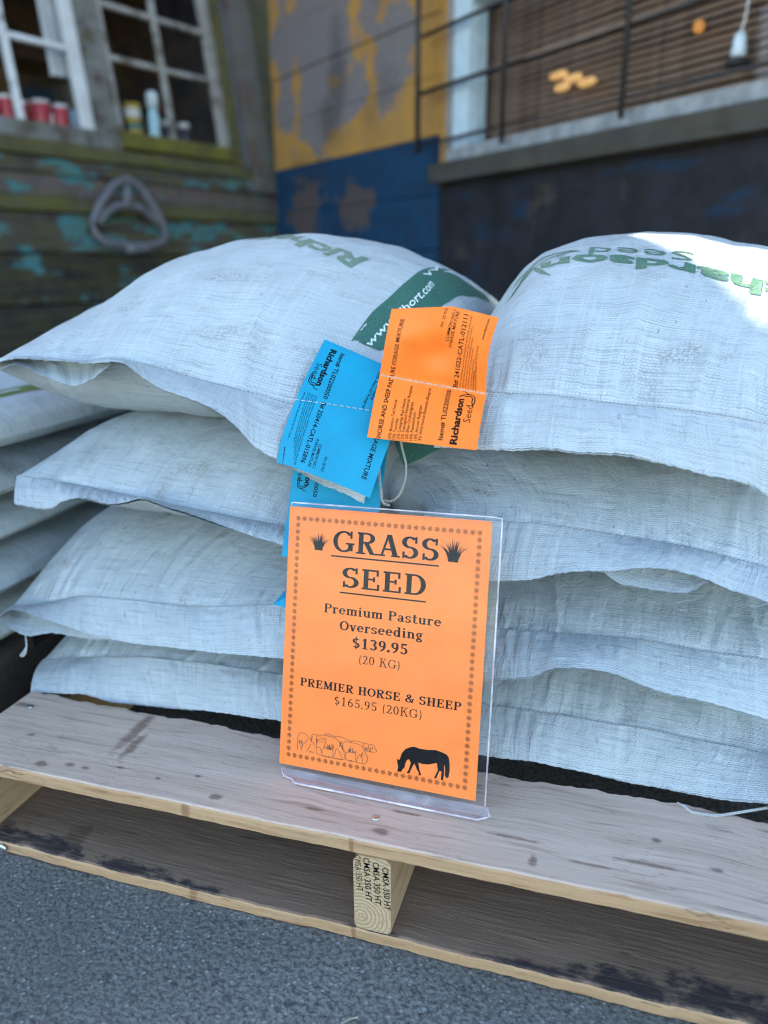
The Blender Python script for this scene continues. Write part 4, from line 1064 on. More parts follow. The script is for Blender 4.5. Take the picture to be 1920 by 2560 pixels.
# second blue tag, mostly hidden behind the sign; its lower corner shows at the left of the holder
T3c = [V3((-.1405, .134, .3505)), V3((-.040, .140, .3560)), V3((-.036, .190, .478)), V3((-.140, .192, .478))]
def F_T3(a, b, n):
    u, v = a/100, b/132
    p = lerp(lerp(T3c[0], T3c[1], u), lerp(T3c[3], T3c[2], u), v)
    return p+V3((0, -.93, .36))*(.00028+n)
l2 = SACKS['L2']['root']
T3o = tag_sheet('paper_tag', lambda a, b, n: F_T3(a, b, -.00028), 6, 8, 100, 132, BLUE, l2, 'blue paper tag half hidden behind the top of the sign')
m = MB()
put(m, sans('Richardson', .036), (15, 115), (15, 73), 6.6, F_T3)
put(m, sans('Seed', -.008), (6.5, 95), (6.5, 78), 6.0, F_T3)
put(m, sans('Item# TL02200050', .011), (26, 116), (26, 62), 4.6, F_T3)
leaf_logo(m, (18, 73), (-1, 0), (0, -1), 10, F_T3)
m.build('tag_print', BLACK_INK, T3o, recalc=False)
l3 = SACKS['L3']['root']
mb = MB(); mb.add([V3((-.1475, .121, .2995)), V3((-.06, .118, .288)), V3((-.06, .160, .345)), V3((-.1395, .160, .312))], [(0, 1, 2, 3)])
o = mb.build('paper_tag', BLUE, l3, recalc=False); o['label'] = 'blue paper tag of which only a corner shows left of the sign'
# orange tag at the right edge of the picture on the lowest right sack
r4 = SACKS['R4']['root']
mb = MB(); mb.add([V3((.3735, .128, .140)), V3((.45, .128, .136)), V3((.452, .165, .178)), V3((.3745, .165, .186))], [(0, 1, 2, 3)])
o = mb.build('paper_tag', ORANGE_TAG, r4, recalc=False); o['label'] = 'orange paper tag just entering the picture at the right'
# blue tag sewn to a sack of the far left stack
mb = MB(); mb.add([V3((-.602, .47, .236)), V3((-.600, .56, .232)), V3((-.615, .57, .275)), V3((-.617, .475, .279))], [(0, 1, 2, 3)])
o = mb.build('paper_tag', BLUE, SACKS['B2']['root'], recalc=False); o['label'] = 'blue paper tag between the stacks'

# stitched thread across the tags
def thread_line(F, p0, p1, n, mat, par, r=.00055, gap=.28):
    mb = MB()
    for i in range(n):
        q0, q1 = (i+.06)/n, (i+1-gap)/n
        a, b = lerp(Vector(p0), Vector(p1), q0), lerp(Vector(p0), Vector(p1), q1)
        mb.tube([F(a.x, a.y, .0001), F((a.x+b.x)/2, (a.y+b.y)/2, .0007), F(b.x, b.y, .0001)], r, 5)
    return mb.build('tag_stitching', mat, par, True, recalc=False)
thread_line(F_T1, (1, 61.8), (100, 62), 16, THREAD, T1o, .0007, .12)
thread_line(F_T2, (-1, 60.2), (80, 81), 13, WTHREAD, T2o, .00045)

# chain stitched thread tails
def chain(pts, name, par, r=.0011, mat=THREAD, pitch=.0052):
    P = resamp([tuple(p) for p in pts], 120)
    ln = np.sum(np.linalg.norm(np.diff(P, axis=0), axis=1)); mb = MB()
    N_ = 220; P = resamp(P, N_)
    for ph in (0, math.pi):
        Q = []
        for i in range(N_):
            t = P[min(i+1, N_-1)]-P[max(i-1, 0)]; t = Vector(t).normalized()
            x = t.cross(Vector((.2, 1, .1))).normalized(); y = t.cross(x)
            a = ph+i/(N_-1)*ln/pitch*2*math.pi
            Q.append(Vector(P[i])+x*(r*1.0*math.sin(a))+y*(r*.35*math.cos(a)))
        mb.tube(Q, r*.42, 5)
    return mb.build(name, mat, par, True, recalc=False)
chain([(-.036, .150, .490), (-.0362, .152, .472), (-.0352, .150, .445), (-.034, .152, .428), (-.0345, .160, .412), (-.028, .163, .408)], 'thread_tail', r1, .0012)
chain([(-.012, .148, .488), (-.012, .152, .474), (-.0085, .155, .455), (-.0105, .158, .437), (-.018, .161, .420), (-.028, .165, .412), (-.035, .166, .413)], 'thread_tail', r1, .0010)
chain([(-.5262, .165, .190), (-.525, .163, .178), (-.527, .162, .167), (-.5325, .162, .160), (-.5365, .162, .160), (-.533, .163, .164), (-.527, .164, .172)], 'thread_tail', l3, .0011, WTHREAD)
chain([(.281, .139, .1262), (.287, .131, .1290), (.294, .130, .1250), (.305, .131, .1245), (.318, .132, .1250), (.335, .137, .128), (.366, .148, .133), (.40, .16, .138)], 'thread_tail', r4, .0013, WTHREAD)

# stamp on the middle stringer
st_ = MB()
for i, (x, z0, z1, k) in enumerate(((.0135, .080, .030, 0), (.004, .084, .034, 0), (-.0055, .087, .036, 0), (-.0145, .088, .046, 1))):
    Fm = lambda a, b, n: Vector((a, .0016, ZB_+b))
    put(st_, sans('CMSA 350 HT', .004 if k == 0 else -.01), (x-.003, z0), (x-.003+.002, z1), .0062, Fm)
st_.build('stamp', BLACK_INK, strs[1], recalc=False)
# ------------------------------------------------------------------ green print on the sacks
IDF = lambda a, b, n: Vector((a, b, 0))
def cloth_print(mb, key, name, mat, off=.0007, cell=.006, label=None):
    me = bpy.data.meshes.new(name)
    me.from_pydata([tuple(p) for p in mb.v], [], mb.f)
    bm = bmesh.new(); bm.from_mesh(me)
    xs = [v.co.x for v in bm.verts]; ys = [v.co.y for v in bm.verts]
    for axis, lo, hi in ((0, min(xs), max(xs)), (1, min(ys), max(ys))):
        k = lo+cell
        while k < hi:
            co = (k, 0, 0) if axis == 0 else (0, k, 0); no = (1, 0, 0) if axis == 0 else (0, 1, 0)
            bmesh.ops.bisect_plane(bm, geom=bm.verts[:]+bm.edges[:]+bm.faces[:], plane_co=co, plane_no=no, dist=1e-6)
            k += cell
    for v in bm.verts:
        v.co = Vector(on_sack(key, min(max(v.co.x/.47, .002), .998), min(max(v.co.y/.70, .001), .999), off))
    bm.to_mesh(me); bm.free()
    me.materials.append(mat)
    o = link(name, me, SACKS[key]['root'])
    if label: o['label'] = label
    return o
def st(s, t): return Vector((s*.47, t*.70))
def print_text(mb, g, P0, ex, ey):
    v, f, w_ = g
    mb.add([(P0.x+ex.x*x+ey.x*y, P0.y+ex.y*x+ey.y*y, 0) for x, y in v], f)
gR = sans('Richardson', .034); wR = gR[2]; wRich = sans('Rich', .034)[2]
xh = sans('Ric', .034)[2]+.10; xa = wRich+.10
mb = MB(); print_text(mb, gR, st(.766, .279), (st(.627, .332)-st(.766, .279))/xh, st(.750, .232)-st(.766, .279))
cloth_print(mb, 'L1', 'green_lettering', GREEN_INK)
mb = MB(); exR = (st(.168, .262)-st(.632, .214))/(wR-xa); P0 = st(.632, .214)-exR*xa
print_text(mb, gR, P0, exR, st(.006, -.037))
gS = sans('Seed', -.004)
print_text(mb, gS, st(.55, .262), (st(.292, .284)-st(.55, .262))/gS[2], st(.0, -.033))
gt = sans('TM', .0); print_text(mb, gt, st(.232, .272), st(-.022, .001)/gt[2], st(.0, -.010))
def blade(mb, pts, w0, w1):
    P = [st(*p) for p in pts]; n_ = len(P)
    for i in range(n_-1):
        d = (P[i+1]-P[i]); d.normalize(); q = Vector((-d.y, d.x))
        def W(k): u = k/(n_-1); return (w0*math.sin(math.pi*min(1, u*1.0+.06))+w1)
        a, b = W(i), W(i+1)
        mb.add([(*(P[i]+q*a), 0), (*(P[i]-q*a), 0), (*(P[i+1]-q*b), 0), (*(P[i+1]+q*b), 0)], [(0, 1, 2, 3)])
blade(mb, [(.267, .270), (.235, .288), (.20, .294), (.165, .288), (.140, .272), (.126, .250), (.12, .232)], .0012, .0006)
blade(mb, [(.267, .270), (.24, .278), (.205, .280), (.17, .270), (.148, .255)], .0010, .0005)
blade(mb, [(.150, .262), (.165, .240), (.185, .218), (.208, .200)], .0026, .0004)
blade(mb, [(.150, .262), (.135, .245), (.118, .225), (.105, .19)], .0024, .0004)
blade(mb, [(.140, .272), (.120, .262), (.10, .235)], .0016, .0004)
cloth_print(mb, 'R1', 'green_lettering', GREEN_INK)
band = [(.855, .10), (.85, .157), (.851, .226), (.855, .27), (.862, .323), (.881, .415), (.905, .5), (.935, .6), (.951, .58), (.949, .457), (.944, .368), (.931, .293), (.926, .251), (.927, .21), (.93, .169), (.93, .131), (.91, .105)]
mb = MB(); B = [st(*p) for p in band]
mb.add([(p.x, p.y, 0) for p in B], [tuple(t) for t in tessellate_polygon([[Vector((p.x, p.y, 0)) for p in B]])])
cloth_print(mb, 'L1', 'green_band', BAND_INK, label='dark green printed band sweeping across the sack')
mb = MB(); g = sans('www.tlhort.com', .012)
print_text(mb, g, st(.893, .10), st(.001, .190)/g[2], st(-.015, .006))
cloth_print(mb, 'L1', 'white_lettering', WHITE_INK, off=.0013)
mb = MB()
blade(mb, [(.872, .335), (.880, .36), (.872, .385), (.885, .40)], .0008, .0006); blade(mb, [(.888, .39), (.895, .43), (.905, .455)], .0008, .0005); blade(mb, [(.868, .30), (.878, .318), (.87, .33)], .0008, .0005)
cloth_print(mb, 'L1', 'white_mark', WHITE_INK, off=.0013)
# dark green lower corner of the same sack, seen under the orange tag, and a green strip on the far stack
mb = MB(); mb.add([V3((-.040, .215, .470)), V3((.020, .215, .476)), V3((.014, .222, .460)), V3((-.012, .226, .444)), V3((-.030, .224, .436))], [(0, 1, 2, 3, 4)])
mb.build('green_corner', BAND_INK, SACKS['L1']['root'], recalc=False)
mb = MB(); mb.add([(*st(.80, .30), 0), (*st(.86, .30), 0), (*st(.86, .55), 0), (*st(.80, .55), 0)], [(0, 1, 2, 3)])
cloth_print(mb, 'B4', 'green_strip', simple('olive_green_print', (.09, .13, .02), .6), cell=.02)
# ------------------------------------------------------------------ background buildings
K_ = Vector((-1.83, 3.78, 0)); J_ = Vector((-.577, 2.783, 0))
uL = Vector((-.33, -.944, 0)).normalized(); nL0 = Vector((.944, -.33, 0)).normalized()
LEAN = .154
vL = Vector((0, 0, 1))*math.cos(LEAN)-nL0*math.sin(LEAN); nL = nL0*math.cos(LEAN)+Vector((0, 0, 1))*math.sin(LEAN)
uM = (J_-K_).normalized(); nM = Vector((uM.y, -uM.x, 0))
uR = Vector((.7439, -.6683, 0)).normalized(); nR = Vector((uR.y, -uR.x, 0))
def frame(u, v, n, o):
    M = Matrix((u, v, n)).transposed().to_4x4(); M.translation = o; return M
ML, MM_, MR = frame(uL, vL, nL, K_), frame(uM, Vector((0, 0, 1)), nM, K_), frame(uR, Vector((0, 0, 1)), nR, J_)
ax = lambda u: tuple(u)

TEALP = (.045, .17, .185)
HULL = [mat_paint('weathered_plank_%s' % n, a, b, axis=ax(uL), under=u, thr=t, scale=7., moss=m, teal=te, tealthr=tt, dirt=.5, rough=.85) for n, a, b, u, t, m, te, tt in (
    ('mossy', (.095, .088, .045), (.062, .057, .034), (.085, .07, .06), (.60, .70), .75, None, None),
    ('teal', (.068, .058, .05), (.045, .04, .036), (.07, .056, .05), (.62, .70), .45, TEALP, (.50, .55)),
    ('pinkish', (.115, .09, .09), (.085, .068, .066), (.09, .075, .07), (.60, .70), .3, TEALP, (.56, .61)),
    ('dark', (.034, .031, .027), (.02, .018, .017), (.018, .016, .015), (.55, .65), .30, TEALP, (.58, .63)))]
POSTM = mat_paint('weathered_post', (.18, .19, .185), (.12, .125, .12), axis=ax(uL), under=(.10, .085, .075), thr=(.52, .60), scale=9., moss=.25, rough=.85, dirt=.3)
PINKP = mat_paint('worn_wide_post', (.14, .125, .118), (.115, .115, .105), axis=ax(uL), under=(.13, .095, .085), thr=(.48, .56), scale=5., moss=.35, rough=.85, dirt=.2)
GREYBL = mat_paint('grey_blue_trim', (.16, .185, .215), (.12, .135, .15), axis=ax(uL), under=(.10, .09, .08), thr=(.58, .66), scale=9., rough=.8, dirt=.2)
SASHW = mat_paint('worn_white_sash', (.60, .64, .64), (.52, .55, .54), axis=ax(uL), under=(.26, .25, .22), thr=(.60, .68), scale=8., rough=.6, dirt=.15)
SASHG = mat_paint('worn_grey_sash', (.34, .345, .32), (.26, .26, .235), axis=ax(uL), under=(.17, .155, .13), thr=(.52, .6), scale=9., rough=.75, dirt=.2, moss=.15)
MOSSM = mat_paint('mossy_rail', (.16, .145, .02), (.11, .10, .02), axis=ax(uL), under=(.10, .09, .05), thr=(.58, .68), scale=8., moss=.6, rough=.9)
INNER = simple('dark_interior_boards', (.075, .055, .045), .8, var=.4, vs=6)
SHELFW = simple('brown_shelf', (.12, .075, .05), .7, var=.3, vs=12)
BLACKM = simple('black_iron', (.016, .015, .016), .55, var=.3)
IRON = simple('weathered_grey_iron', (.115, .118, .13), .6, var=.3, vs=40, metal=.0)

cab = thing('cabin', tuple(K_+uL*1.2), 'weathered boat-like cabin with two small-paned windows and mossy peeling planks', 'building')
mb = MB(); mb.box(-.34, 2.96, -.02, 1.26, -.12, -.065, 0, ML); mb.build('backing', BLACKM, cab)  # panel added to stop light leaking between the planks
def ub(mb, u0, u1, v0, v1, w0, w1, M): mb.box(u0, u1, v0, v1, w0, w1, 0, M)
rng = random.Random(12)
for (v0, v1, w1, mt) in ((1.158, 1.222, .020, 0), (1.082, 1.152, .008, 1), (.985, 1.077, -.002, 2), (.915, .981, .010, 0), (.735, .909, -.006, 1), (.505, .729, -.012, 3), (.255, .499, -.016, 3), (.0, .249, -.02, 3)):
    mb = MB(); nseg = 16; V = []
    for i in range(nseg+1):
        u = -.34+3.3*i/nseg
        a, b, c = (rng.uniform(-.003, .003) for _ in range(3))
        for (v, w_) in ((v0+a, -.06), (v0+a, w1-.004), (v0+.005+a, w1+c), (v1-.005+b, w1+c), (v1+b, w1-.004), (v1+b, -.06)): V.append((u, v, w_))
    Fc = [(i*6+k, i*6+(k+1) % 6, (i+1)*6+(k+1) % 6, (i+1)*6+k) for i in range(nseg) for k in range(6)]+[tuple(range(6)), tuple(nseg*6+k for k in range(6))]
    mb.add(V, Fc, 0, ML); mb.build('plank', HULL[mt], cab)
for u0, u1, v0, v1, w0, w1, mt, nm in (
    (.80, .93, 1.224, 2.24, -.05, .006, POSTM, 'post'), (1.73, 1.86, 1.224, 2.24, -.05, .012, POSTM, 'post'), (1.86, 2.96, 1.224, 2.24, -.05, -.01, HULL[0], 'wall_panel'),
    (-.012, .045, 1.224, 2.24, -.05, .022, HULL[0], 'trim_board'), (-.062, -.018, 1.10, 2.24, -.05, .010, GREYBL, 'trim_board'), (-.235, -.068, 1.085, 2.24, -.05, .03, PINKP, 'corner_board'),
    (-2.2, -.245, .0, 4.0, -.10, -.062, HULL[0], 'side_wall_sun_block'), (-.34, 2.96, 2.245, 2.6, -.06, .0, HULL[2], 'wall_panel')):  # side wall runs on unseen behind the corner, extended to block the sun
    mb = MB(); ub(mb, u0, u1, v0, v1, w0, w1, ML); mb.build(nm, mt, cab, bevel=.004)
def sash(u0, u1, vb, vt, us, vs2, mat, rail, wz=-.02, sw=.062, mw=.030, sl=.062):
    fr = MB()
    fr.box(u0, u0+sw, vb, vt, wz-.02, wz+.02, 0, ML); fr.box(u1-sl, u1, vb, vt, wz-.02, wz+.02, 0, ML); fr.box(u0+sw, u1-sl, vt-.06, vt, wz-.02, wz+.018, 0, ML)
    win = fr.build('window', mat, cab, bevel=.003)
    mb = MB(); mb.box(u0, u1, vb-.078, vb-.001, wz-.03, wz+.032, 0, ML); mb.build('sill', rail, win, bevel=.004)
    us2 = [u0+sw]+sorted(us)+[u1-sl]; vs3 = [vb]+sorted(vs2)+[vt-.06]
    for u in us:
        mb = MB(); mb.box(u-mw/2, u+mw/2, vb, vt-.06, wz-.014, wz+.014, 0, ML); mb.build('muntin', mat, win, bevel=.003)
    for v in vs2:
        for a, b in zip(us2, us2[1:]):
            mb = MB(); mb.box(a+(mw/2 if a in us else 0)+.0005, b-(mw/2 if b in us else 0)-.0005, v-.013, v+.013, wz-.013, wz+.012, 0, ML); mb.build('muntin', mat, win, bevel=.003)
    for a, b in zip(us2, us2[1:]):
        for c, d in zip(vs3, vs3[1:]):
            mb = MB(); mb.box(a, b, c, d, wz-.004, wz-.001, 0, ML); mb.build('pane', GLASS, win)
sash(.937, 1.722, 1.303, 2.238, [1.305], [1.657, 2.0], SASHW, POSTM)
sash(.052, .795, 1.318, 2.238, [.445], [1.663, 1.905], SASHG, MOSSM, mw=.028, sl=.022)
# room behind the panes
mb = MB()
for a in ((-.3, 2.9, 1.0, 1.02, -1.3, -.07), (-.33, 2.93, 2.49, 2.54, -1.33, -.06), (-.3, 2.9, .99, 2.55, -1.34, -1.29), (-.34, -.3, 1.0, 2.54, -1.3, -.07), (2.9, 2.94, 1.0, 2.54, -1.3, -.07)): mb.box(*a, 0, ML)
mb.build('room', INNER, cab)
mb = MB(); mb.box(-.28, 2.88, 1.262, 1.298, -.40, -.075, 0, ML); mb.build('window_shelf', SHELFW, cab, bevel=.002)
for v, d0 in ((1.70, -1.27), (2.02, -1.27)):
    mb = MB(); mb.box(.0, 2.2, v, v+.02, d0, d0+.22, 0, ML); mb.build('wall_shelf', SHELFW, cab)
mb = MB(); mb.box(-.14, .34, 1.86, 1.90, -.55, -.50, 0, ML); mb.build('orange_beam', simple('varnished_beam', (.32, .13, .03), .5), cab, bevel=.004)
mb = MB(); V = []
for i in range(15):
    for j in range(6): V.append((-.02+.075*i/14-.012*math.sin(j), 1.30+.9*j/5, -.09+.016*math.sin(i*1.5+j*.3)))
mb.add(V, [(i*6+j, i*6+j+1, (i+1)*6+j+1, (i+1)*6+j) for i in range(14) for j in range(5)], 0, ML)
mb.build('curtain', simple('pale_blue_curtain', (.17, .21, .25), .9, vs=8), cab, True, recalc=False)
mb = MB(); V = []
for i in range(12):
    for j in range(4): V.append((.945+.1*i/11, 1.56+.7*j/3, -.10+.014*math.sin(i*1.6+j*.4)))
mb.add(V, [(i*4+j, i*4+j+1, (i+1)*4+j+1, (i+1)*4+j) for i in range(11) for j in range(3)], 0, ML)
mb.build('curtain', simple('white_curtain', (.5, .52, .53), .9, vs=8), cab, True, recalc=False)
# unseen block added above the cabin: its corner throws the shade over the sacks
c0 = Vector((-2.157, 3.537, 2.60)); e1 = c0+uL*3.3; bk = -nL0*2.2
mb = MB(); q = [c0, e1, e1+bk, c0+bk]; c1 = Vector((-2.150, 3.545, 7.2)); e2 = e1+Vector((0, 0, 4.6)); q2 = [c1, e2, e2+bk, c1+bk]
mb.add(q+q2, [(0, 1, 2, 3), (4, 5, 6, 7), (0, 1, 5, 4), (1, 2, 6, 5), (2, 3, 7, 6), (3, 0, 4, 7)])
mb.build('shade_block', HULL[2], cab)
mb = MB(); q = [K_+uL*-.34-nL0*.42, K_+uL*2.96-nL0*.42, K_+uL*2.96-nL0*2.4, K_+uL*-.34-nL0*2.4]
q = [Vector((p.x, p.y, 2.55)) for p in q]
mb.add(q+[p+Vector((0, 0, .07)) for p in q], [(0, 1, 2, 3), (4, 5, 6, 7), (0, 1, 5, 4), (1, 2, 6, 5), (2, 3, 7, 6), (3, 0, 4, 7)])
mb.build('roof', BLACKM, cab)

# iron fairlead on the hull
P3 = lambda u, v, w_: ML @ Vector((u, v, w_))
mb = MB()
outer = [(.845, 1.078), (.93, 1.045), (1.02, .955), (1.085, .865), (1.092, .815), (1.045, .775), (.96, .762), (.88, .758), (.80, .760), (.715, .775), (.668, .815), (.676, .865), (.715, .955), (.775, 1.045)]
mb.tube([P3(u, v, .045) for u, v in outer], .021, 10, closed=True)
mb.tube([P3(.850, 1.065, .045), P3(.862, 1.0, .045), P3(.866, .955, .045)], [.017, .021, .024], 10)
mb.tube([P3(1.055, .86, .045), P3(1.0, .915, .045), P3(.94, .945, .045), P3(.866, .955, .045), P3(.795, .945, .045), P3(.745, .915, .045), P3(.70, .86, .045)], .020, 10)
mb.tube([P3(.93, .745, .045), P3(.80, .745, .045)], .022, 10)
for u, v in ((1.02, .955), (.715, .955), (.88, .76)): mb.tube([P3(u, v, .045), P3(u, v, -.01)], .014, 8)
tag(mb.build('fairlead', IRON, None, True), 'grey iron ring with a three-armed brace bolted to the peeling planks', 'iron ring')

# goods in the shop window
# things behind the pane stand a little towards the corner of where they are seen through it
def pt(u, v, w_): return ML @ Vector((u+w_*.78, v, w_))
RED = simple('red_print', (.42, .035, .05), .4); LIGHT = simple('cream_lid', (.66, .64, .62), .4); CYAN = simple('pale_cyan_plastic', (.42, .66, .74), .4)
NAVY = simple('dark_navy_jar', (.02, .028, .05), .3); YEL = simple('yellow_label', (.42, .29, .03), .4); GRN = simple('green_tin', (.02, .10, .05), .4); TEALT = simple('teal_tin', (.02, .16, .17), .4); PALEB = simple('pale_blue_card', (.30, .47, .62), .6)
gv = 1.300
def canister(u, w_, r, h, label):
    t = thing('canister', pt(u, gv, w_), label, 'canister', 'red canisters in the shop window')
    b = pt(u, gv, w_)
    mb = MB(); mb.lathe([(r*.96, .001), (r, .004), (r, h-.012), (r*.97, h-.010)], b, n=20); mb.build('can_body', RED, t, True)
    mb = MB(); mb.lathe([(r*.99, h-.0098), (r*1.03, h-.008), (r*1.03, h+.004), (r*.9, h+.006)], b, n=20); mb.build('lid', LIGHT, t, True)
canister(1.40, -.13, .036, .130, 'red canister cut by the left edge of the photo, in the cabin window')
canister(1.345, -.16, .036, .128, 'red canister just left of the white window bar')
canister(1.235, -.13, .042, .133, 'widest red canister, just right of the white window bar')
canister(1.135, -.13, .038, .128, 'red canister beside the pale blue card in the cabin window')
mb = MB(); mb.box(-.028, .028, -.012, .012, 0, .12); t = mb.build('card_box', PALEB, None, bevel=.003); t.matrix_world = frame(uL, -nL0, Vector((-.15, 0, 1)).normalized(), pt(1.048, gv, -.12)); tag(t, 'pale blue upright card box at the end of the red canisters', 'box')
def tin(u, w_, z0, r, h, m1, m2, label):
    b = pt(u, gv, w_)+Vector((0, 0, z0)); t = thing('tin', tuple(b), label, 'tin', 'tins stacked in the shop window')
    mb = MB(); mb.lathe([(r*.97, .0005), (r, .003), (r, h-.003), (r*.97, h-.0005)], b, n=22); mb.build('tin_body', m1, t, True)
    mb = MB(); mb.lathe([(r*1.012, h*.3), (r*1.014, h*.32), (r*1.014, h*.72), (r*1.012, h*.74)], b, n=22); mb.build('label_band', m2, t, True)
tin(.715, -.12, 0, .045, .098, TEALT, YEL, 'lower tin of the stack, teal with a pale yellow band')
tin(.720, -.125, .099, .043, .098, YEL, LIGHT, 'upper tin of the stack, yellow with a pale band')
def bottle(u, w_, prof, cap, m1, m2, label, name='bottle', cat='bottle', group=None):
    b = pt(u, gv, w_); t = thing(name, tuple(b), label, cat, group)
    mb = MB(); mb.lathe(prof, b, n=18); mb.build('glass_body', m1, t, True)
    mb = MB(); mb.lathe(cap, b, n=18); mb.build('cap', m2, t, True)
bottle(.585, -.115, [(.027, .0), (.030, .01), (.030, .15), (.022, .175), (.02, .19)], [(.021, .191), (.031, .195), (.031, .255), (.026, .268), (.01, .272)], CYAN, simple('white_cap', (.66, .77, .8), .4), 'tall pale cyan bottle with white cap in the right cabin window')
GJ = 'dark jars in the shop window'
for u, w_, h, lab in ((.50, -.14, .135, 'dark jar with white lid behind the grey window bar'), (.385, -.12, .13, 'dark jar with white lid standing at the right end of the shelf')):
    bottle(u, w_, [(.027, 0), (.030, .006), (.030, h-.02), (.026, h-.012)], [(.029, h-.0118), (.032, h-.008), (.032, h+.012), (.028, h+.016)], NAVY, LIGHT, lab, 'jar', 'jar', GJ)
GR = 'small red knobs in the shop window'
for u, dz, w_, lab in ((.548, .225, -.2, 'upper small red ball behind the cyan bottle'), (.535, .055, -.16, 'lower small red ball beside the cyan bottle')):
    b = pt(u, gv, w_)+Vector((0, 0, dz)); mb = MB(); mb.lathe([(.003, -.018), (.012, -.0135), (.018, 0), (.012, .0135), (.003, .018)], b, n=14)
    mb.tube([b+Vector((0, 0, -.015)), b+Vector((0, 0, -dz-.003))], .004, 6)
    tag(mb.build('red_ball', RED, None, True), lab, 'ball', GR)
bst = pt(1.20, 1.78, -1.0); 
mb = MB(); mb.lathe([(.01, -.02), (.05, -.018), (.052, 0), (.045, .10), (.03, .13)], pt(1.15, 1.30, -.7), n=14); tag(mb.build('vase', simple('dark_red_glaze', (.16, .02, .04), .4), None, True), 'dark red vase standing deeper in the shop behind the canisters', 'vase')

# stock on the shelves at the back of the shop
SHC = 'cartons on the back shelves of the shop'
for u, v, w_, h, d, colr, lab in ((1.02, 1.722, .20, .20, .14, (.16, .03, .035), 'dull red carton on the back shelf of the shop'), (.74, 1.722, .16, .26, .14, (.20, .13, .06), 'tall tan carton on the back shelf of the shop'),
                               (.46, 1.722, .18, .16, .14, (.03, .07, .13), 'dark blue carton on the back shelf of the shop'), (.22, 1.722, .14, .22, .14, (.22, .20, .17), 'pale grey carton on the back shelf of the shop'),
                               (1.30, 2.042, .30, .12, .16, (.20, .17, .28), 'lilac flat carton on the upper back shelf of the shop')):
    mb = MB(); mb.box(u-w_/2, u+w_/2, v, v+h, -1.25, -1.25+d, 0, ML)
    tag(mb.build('carton', simple('carton_'+lab.split()[1], colr, .7), None, bevel=.004), lab, 'carton', SHC)
mb = MB(); mb.box(.62, 1.02, 1.30, 1.55, -.62, -.45, 0, ML); tag(mb.build('crate', simple('brown_crate', (.13, .08, .045), .8, var=.4), None, bevel=.006), 'brown crate on the floor shelf behind the red canisters', 'crate')
b = pt(1.19, gv, -.115); t = thing('jar', tuple(b), 'small white jar with dark lid between two red canisters', 'jar')
mb = MB(); mb.lathe([(.014, 0), (.017, .005), (.017, .075), (.013, .085)], b, n=14); mb.build('glass_body', LIGHT, t, True)
mb = MB(); mb.lathe([(.015, .0852), (.016, .09), (.016, .105), (.010, .108)], b, n=14); mb.build('lid', NAVY, t, True)

# painted board wall between the cabin and the dark building
OFF = K_.dot(uM)
YW = mat_paint('ochre_wall_paint', (.40, .215, .048), (.33, .185, .06), patches=[(OFF+.70, 1.80, .62, .52), (OFF+.60, 1.42, .36, .30), (OFF+1.24, 1.52, .20, .26), (OFF+.30, 1.50, .18, .26), (OFF+1.05, 1.95, .2, .3), (OFF+.92, 1.40, .2, .14)], under=(.205, .185, .185), axis=ax(uM), scale=5.5, dirt=.30, rough=.8, stain=[(OFF+.80, 1.50, .10, .30), (OFF+.70, 1.34, .16, .14)])
BW = mat_paint('blue_wall_paint', (.004, .040, .095), (.005, .030, .070), patches=[(OFF+.45, .93, .24, .2), (OFF+.95, .93, .22, .12), (OFF+.6, .55, .5, .25)], under=(.085, .07, .068), axis=ax(uM), scale=7., dirt=.25, rough=.75)
wall = thing('painted_wall', tuple(K_+uM*.85), 'board wall painted ochre above and deep blue below, paint flaking to grey', 'wall')
for k in range(-6, 9):
    z0 = 1.16+.22*k; z1 = z0+.2165
    if z1 < .02: continue
    z0 = max(z0, 0.)
    mb = MB(); mb.box(.13, 1.575, z0, z1, -.05, random.Random(k).uniform(-.003, .003), 0, MM_); mb.build('board', YW if k >= 0 else BW, wall, bevel=.002)
mb = MB(); mb.box(.14, 1.575, .0, 3.1, -2.0, -.055, 0, MM_); mb.build('backing', BLACKM, wall)  # deep unseen body added to keep sky out of the cabin pane reflections

# dark building with the barred window
DARKB = mat_paint('dark_wall_paint', (.015, .017, .024), (.008, .0095, .013), axis=ax(uR), under=(.042, .036, .033), thr=(.60, .70), scale=5., teal=(.006, .022, .050), tealthr=(.55, .66), dirt=.5, rough=.8)
FRW = simple('white_window_paint', (.46, .60, .68), .45, var=.08)
SILLG = simple('grey_stone_sill', (.22, .245, .26), .7, var=.25, vs=16)
BLOCK = mat_paint('dark_concrete_ledge', (.055, .055, .052), (.038, .038, .036), axis=ax(uR), under=(.05, .048, .04), thr=(.52, .62), scale=9., moss=.12, rough=.9)
SLAT = simple('brown_wood_slat', (.30, .20, .145), .5, var=.3, vs=18)
dk = thing('dark_building', tuple(J_+uR*1.1), 'dark blue-black building with a barred window and brown blinds', 'building')
for a, nm, mt in (((-.02, 2.5, 0, .968, -.1, 0), 'wall', DARKB), ((-.02, .035, .97, 2.9, -.1, 0), 'wall', YW), ((2.43, 2.5, .97, 2.9, -.1, 0), 'wall', DARKB), ((.037, 2.428, 1.66, 2.9, -.1, 0), 'wall', DARKB),
                  ((.005, 2.45, .970, 1.040, -.02, .075), 'ledge', BLOCK), ((2.495, 2.56, 0, 2.9, -1.63, .003), 'wall', DARKB), ((-.10, 2.58, 2.88, 2.96, -1.68, .05), 'flat_roof', BLACKM), ((-.10, 2.57, 0, 2.9, -1.66, -1.6), 'wall', DARKB), ((-.08, -.024, 0, 2.9, -1.63, -.03), 'wall', DARKB)):
    mb = MB(); mb.box(*a, 0, MR); mb.build(nm, mt, dk, bevel=.003)
